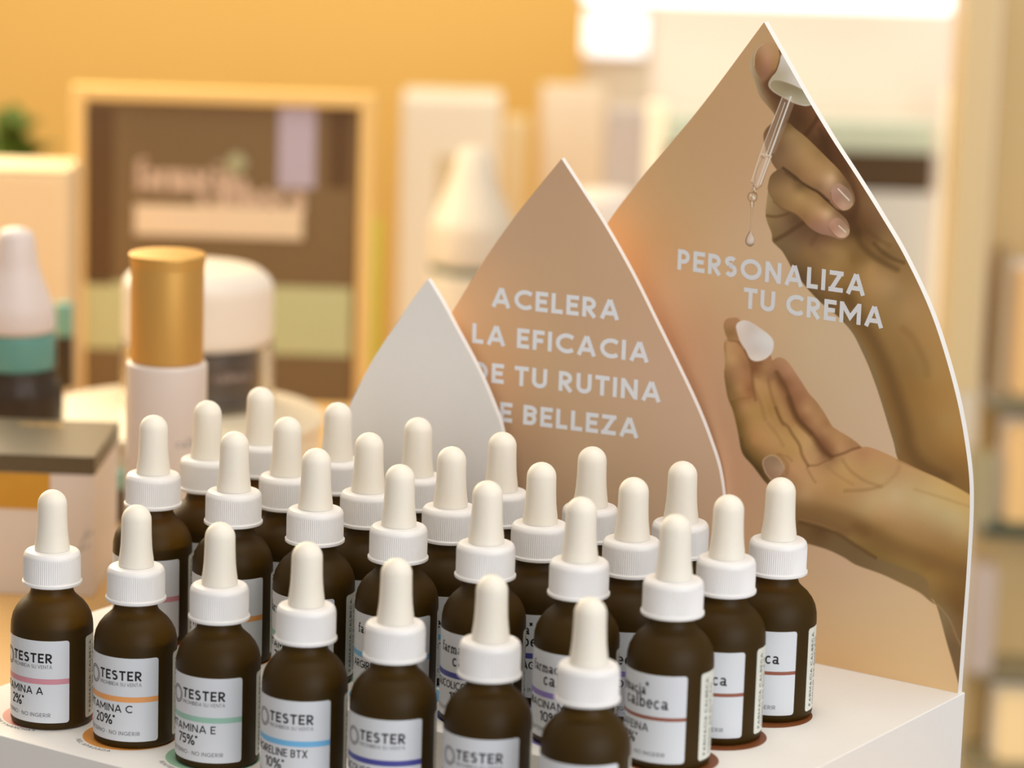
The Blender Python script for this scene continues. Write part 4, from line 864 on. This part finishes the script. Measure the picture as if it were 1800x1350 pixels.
BIGP = (303.0, 147.0, 0.0)
big = Card('teardrop_card', 'tallest tan card with printed hands, reading PERSONALIZA TU CREMA', BIGP, 0.0, (1343, 40),
           [(0, 264), (11.5, 248.5), (23, 233.2), (34, 219.4), (45.5, 206), (57, 192), (70, 175), (83.6, 152.3), (95.3, 123.7), (102, 99), (104.6, 80), (105, 52), (104.7, 28), (104.4, 0)], 3.6)
big.print_face(paint_big, 860, 470)
t1 = big.text('PERSONALIZA', 1521, 521, 8.6, 1.0)
st, W1 = text2d('PERSONALIZA', 1, .215, .13)
u0, u1 = big.uv(1190, 475)[0], big.uv(1521, 520)[0]
sc1 = (u1-u0)/W1
tt = big.text('PERSONALIZA', 1521, 520.5, 8.7, sc1); t2 = big.text('TU CREMA', 1553, 577.5, 8.7, sc1)
tt.add(t2.V, t2.F); link('card_lettering', tt.mesh('card_lettering', m_white), big.root)

MY = math.radians(11.0)
MIDP = np.array([191.0, 143.0, 0.0])
def paint_mid(px, py, U, Z):
    pts = [(987, 300, (176, 138, 108)), (900, 420, (180, 142, 112)), (1000, 420, (178, 142, 110)), (820, 520, (200, 150, 108)), (840, 560, (196, 148, 108)), (1000, 560, (180, 142, 110)), (1100, 560, (182, 144, 114)), (950, 660, (180, 142, 108)), (1150, 650, (184, 146, 120)), (1230, 760, (184, 148, 122)),
           (880, 660, (186, 138, 100)), (900, 800, (160, 122, 92)), (930, 860, (164, 128, 98)), (1000, 800, (178, 142, 110)), (1100, 800, (176, 142, 112)), (1200, 860, (180, 144, 116)), (860, 620, (188, 140, 100)), (1060, 400, (182, 144, 114))]  # darker lower-left samples paint in the shadow of the small card
    return unlit(idw(px, py, pts, 3, 30))
class _T: pass
def mid_side(P, yaw, apex, rights, base_w):
    """right-hand edge pixels -> half widths about the apex"""
    D = np.array([math.cos(yaw), math.sin(yaw), 0]); N = np.array([math.sin(yaw), -math.cos(yaw), 0])
    f_ = lambda q: ((on_plane(*q, P, N)-P)@D, on_plane(*q, P, N)[2])
    a = f_(apex); out = [(0, a[1])]
    for q in rights: r = f_(q); out.append((r[0]-a[0], r[1]))
    return out
ms = mid_side(MIDP, MY, (987, 279), [(1030, 345), (1065, 400), (1110, 480), (1150, 560), (1218, 700), (1250, 780), (1266, 835)], 0)
b0 = ms[-1]
ms += [(b0[0]+2.5, b0[1]-16), (b0[0]+3, b0[1]-35), (b0[0]+2.8, 0)]
mid = Card('teardrop_card', 'middle tan card reading ACELERA LA EFICACIA DE TU RUTINA DE BELLEZA', MIDP, MY, (987, 279), ms, 3.4)
mid.print_face(paint_mid, 160, 90)
st, W1 = text2d('LA EFICACIA', 1, .215, .13)
sc2 = (mid.uv(1141, 638)[0]-mid.uv(829, 605)[0])/W1
tt = None
for txt, x, y in (('ACELERA', 1089, 563), ('LA EFICACIA', 1141, 637.5), ('DE TU RUTINA', 1162, 707.5), ('DE BELLEZA', 1123, 770.5)):
    q_ = mid.text(txt, x, y, 8.6, sc2)
    tt = q_ if tt is None else tt.add(q_.V, q_.F)
link('card_lettering', tt.mesh('card_lettering', m_white), mid.root)
SMY = MY
SMP = np.array([108.0, 119.5, 0.0])
ss_ = mid_side(SMP, SMY, (752, 491), [(776, 530), (800, 575), (840, 650), (870, 720), (882, 757)], 0)
b0 = ss_[-1]
ss_ += [(b0[0]+5.5, b0[1]-22), (b0[0]+8, b0[1]-48), (b0[0]+8.3, 0)]
small = Card('teardrop_card', 'smallest card, plain white, in front of the tan ones', SMP, SMY, (752, 491), ss_, 3.4)

# ================================================================== THE BOTTLES
H = 95.2
body_prof = [(0, .6), (13.0, .3), (15.2, 0), (16.2, .7), (16.5, 2.0), (16.5, 39.2), (16.35, 41.6), (15.7, 44.5), (14.4, 47.1), (12.6, 49.4), (10.6, 51.2), (9.2, 52.6), (8.5, 54.2), (8.4, 57.5), (0, 57.5)]
me_body = mesh('glass_body', *(lambda b: (b.V, b.F))(MB().lathe(body_prof, 96)), m_amber, True, 50)
me_liquid = MB().lathe([(0, 1.6), (14.2, 1.6), (15.3, 2.6), (15.3, 41.0), (14.6, 41.2), (0, 41.2)], 72).mesh('liquid', mat('dark_serum', (0.020, 0.012, 0.006), 0.35, spec=0.3), True, 40)
def cap_mesh():
    seg = 168; prof = [(8.5, 57.0), (11.7, 57.0), (12.0, 57.3), (12.0, 58.2), (11.5, 58.7), (11.45, 59.2, 1), (11.45, 67.8, 1), (11.35, 68.6), (11.0, 69.7), (10.3, 70.4), (9.2, 70.7), (6.5, 70.7), (0, 70.7)]
    V = []; F = []; rows = []
    for p in prof:
        r, z = p[:2]; k = len(p) > 2
        if r == 0: rows.append([len(V)]); V.append((0, 0, z)); continue
        rows.append(list(range(len(V), len(V)+seg)))
        for i in range(seg):
            rr = r-(.26 if (k and i % 2) else 0); a = 2*math.pi*i/seg; V.append((rr*math.cos(a), rr*math.sin(a), z))
    for A, B in zip(rows, rows[1:]):
        for i in range(seg):
            j = (i+1) % seg
            F.append((A[i], A[j], B[0]) if len(B) == 1 else (A[i], A[j], B[j], B[i]))
    return mesh('screw_cap', V, F, m_cap, True, 28)
me_cap = cap_mesh()
bp = [(0, 70.72), (6.95, 70.75), (7.0, 71.6), (6.85, 73.5), (6.5, 76), (6.2, 79), (6.02, 82.5), (5.92, 86), (5.88, H-5.9)]
for k in range(1, 9):
    a = math.pi/2*k/8; bp.append((5.88*math.cos(a) if k < 8 else 0, H-5.9+5.9*math.sin(a)))
me_bulb = MB().lathe(bp, 48).mesh('dropper_bulb', m_bulb, True, 60)
RL = 16.56
def label_patch(name, width, z0, z1, mtl, R_, rc=1.3, zc=0):
    us = sorted(set([0, .05, .15, .35, .65, 1.0, rc]+[width-x for x in (0, .05, .15, .35, .65, 1.0, rc)]+list(np.linspace(rc, width-rc, 40))))
    V = []; F = []
    for u in us:
        e = min(u, width-u); o_ = 0 if e >= rc else rc-math.sqrt(max(0, rc*rc-(rc-e)**2))
        a = (u-width/2)/R_
        V += [(R_*math.cos(a), R_*math.sin(a), z0+o_), (R_*math.cos(a), R_*math.sin(a), z1-o_)]
    for i in range(len(us)-1): F.append((2*i, 2*i+2, 2*i+3, 2*i+1))
    return mesh(name, V, F, mtl, True)
LW = 46.2
me_label = label_patch('front_label', LW, 3.2, 37.2, m_label, RL)
me_back = label_patch('back_label', 34.0, 3.2, 37.2, m_backlabel, RL)
def on_label(R_, lift=0.0): return lambda u, v, l: ((R_+lift+l)*math.cos((u-LW/2)/R_), (R_+lift+l)*math.sin((u-LW/2)/R_), v)
def put(txt, h, t, track, uc, z, mb, width=None, right=None, left=None):
    st, W_ = text2d(txt, 1, t, track); sc = (width/W_) if width else h
    w_ = W_*sc; u0 = (uc-w_/2) if uc is not None else (right-w_ if right is not None else left)
    return ribbons([[(u0+a*sc, z+b*h) for a, b in s] for s in st], t*h, on_label(RL, .05), 1.0, .008, mb)
INK = [(205, 140, 152), (228, 158, 92), (150, 190, 172), (112, 178, 222), (70, 72, 150), (140, 122, 190), (144, 84, 64)]
NAMES = [('VITAMINA A', '2%*'), ('VITAMINA C', '20%*'), ('VITAMINA E', '75%*'), ('ARGIRELINE BTX', '10%*'), ('GLICOLICO AGHA', '15%*'), ('NIACINAMIDA', '10%*'), ('CAFEINA', '8%*')]
back_text = MB()
def backplace(u, v, l): return ((RL+.05+l)*math.cos((u-17)/RL), (RL+.05+l)*math.sin((u-17)/RL), v)
for k, (u, txt, hh_) in enumerate([(2.6, 'FARMACIA CALBECA', 1.9), (6.2, 'MODO DE EMPLEO', 1.5), (9.2, 'INGREDIENTES', 1.3)]):
    st, W_ = text2d(txt, 1, .13, .2); sc = min(30/W_, hh_*1.5)
    ribbons([[(u+hh_-b*hh_, 5+a_*sc) for a_, b in s] for s in st], .13*hh_*1.4, backplace, 1.5, .008, back_text)
me_backtext = back_text.mesh('back_lettering', m_grey)
def col_meshes(i, tester):
    m_s = mat('label_stripe_'+cname[i].replace(' ', '_'), lin(INK[i]), .45)
    th = .7 if i == 6 else 1.1
    sm_ = MB(); us = np.linspace(.02, LW-.02, 40); pl = on_label(RL, .04)
    sm_.add([pl(u, z, 0) for u in us for z in (20.4-th, 20.4+th)], [(2*k, 2*k+2, 2*k+3, 2*k+1) for k in range(39)])
    ms_ = sm_.mesh('label_stripe', m_s)
    big_ = MB(); small_ = MB()
    nm, pc = NAMES[i]
    if tester:
        put('TESTER', 3.95, .185, .14, None, 28.1, big_, width=18.4, right=LW-7)
        put('PROHIBIDA SU VENTA', 1.45, .11, .13, None, 25.8, small_, width=18.4, right=LW-7)
    else:
        put('farmacia', 4.0, .14, .10, None, 29.2, big_, width=17.5, left=LW-33.5)
        put('calbeca', 4.9, .13, .10, None, 24.2, big_, width=19.5, right=LW-7.0)
        ribbons([[(LW-16.0, 32.8), (LW-15.0, 34.0)], [(LW-15.0, 32.8), (LW-16.0, 34.0)]], .6, on_label(RL, .05), None, .008, big_)
    put(nm, 3.1, .15, .13, LW/2, 15.0, big_, width=min(28, 2.5*len(nm)))
    put(pc, 4.0, .15, .08, LW/2, 9.7, big_)
    put('USO EXTERNO - NO INGERIR', 1.6, .13, .2, LW/2, 5.7, small_, width=31)
    em = None
    if tester:
        q_ = MB(); cx_, cz_ = LW-29.6, 28.6
        for rr, wd in ((3.5, .35), (2.6, .3)):
            ribbons([[(cx_+rr*math.cos(2*math.pi*k/36), cz_+rr*math.sin(2*math.pi*k/36)) for k in range(37)]], wd, on_label(RL, .05), None, .008, q_)
        for k in range(26):
            a = 2*math.pi*k/26; ribbons([[(cx_+2.85*math.cos(a), cz_+2.85*math.sin(a)), (cx_+3.25*math.cos(a), cz_+3.25*math.sin(a))]], .25, on_label(RL, .05), None, .008, q_)
        em = q_.mesh('round_emblem', m_grey)
    return ms_, big_.mesh('label_lettering', m_ink), small_.mesh('small_lettering', m_grey), em
CM = {(i, t): col_meshes(i, t) for i in range(7) for t in (True, False)}
TOPS = {1: [(92, 860), (240, 887), (387, 918), (540, 953), (697, 982), (865, 1012), (1038, 1052)],
        2: [(270, 728), (412, 757), (556, 787), (703, 816), (857, 845), (1022, 874), (1188, 905)],
        3: [(365, 702), (505, 731), (649, 759), (794, 784), (952, 812), (1114, 839), (1281, 870)],
        4: [(458, 678), (594, 705), (735, 732), (883, 758), (1041, 784), (1200, 810), (1373, 839)]}
REL = {1: [24.6, 33, 34, 36.7, 41, 45, 46], 2: [42, 48, 30, 53, 47, 45, 24], 3: [38, 44, 48, 36, 46, 40, 32], 4: [40, 46, 38, 44, 50, 42, 33]}
ORD = ['first', 'second', 'third', 'fourth', 'fifth', 'sixth', 'seventh']
ROWN = {1: 'front lower row', 2: 'second row', 3: 'third row', 4: 'back row'}
for rw in range(1, 5):
    for i in range(7):
        z = (-ST if rw == 1 else 0)+.075
        tx_, ty_ = TOPS[rw][i]
        # where the middle of the round bulb tip stands at this height
        dz_ = 1340/FPX
        P = onz(tx_, ty_+5.9*4.42, z+H-5.9)
        nx, ny = i*DX, (-G1 if rw == 1 else (rw-2)*DY)
        ox, oy = P[0]-nx, P[1]-ny
        bx_, by_ = nx+max(-3, min(3, ox)), ny+max(-4, min(4.2, oy))
        tester = rw == 1
        lab = 'amber dropper bottle, %s%s stripe, %s from left, %s' % ('TESTER label with ' if tester else '', cname[i], ORD[i], ROWN[rw])
        b = thing('dropper_bottle', lab, 'bottle', (bx_, by_, z), 0, 'amber dropper bottles on the white display')
        gb_ = link('glass_body', me_body, b); link('liquid', me_liquid, gb_); link('screw_cap', me_cap, b, None, i*.37+rw); link('dropper_bulb', me_bulb, b)
        va = math.degrees(math.atan2(CAM[1]-by_, CAM[0]-bx_)); right = va+REL[rw][i]
        lw_deg = math.degrees(LW/RL)
        fl = link('front_label', me_label, b, None, math.radians(right-lw_deg/2))
        s1, s2, s3, em = CM[(i, tester)]
        link('label_stripe', s1, fl)['label'] = cname[i]+' stripe across the label'
        link('label_lettering', s2, fl); link('small_lettering', s3, fl)
        if em: link('round_emblem', em, fl)
        gap = 29 if tester else 22
        bl = link('back_label', me_back, b, None, math.radians(right+gap+math.degrees(17/RL)))
        link('back_lettering', me_backtext, bl)
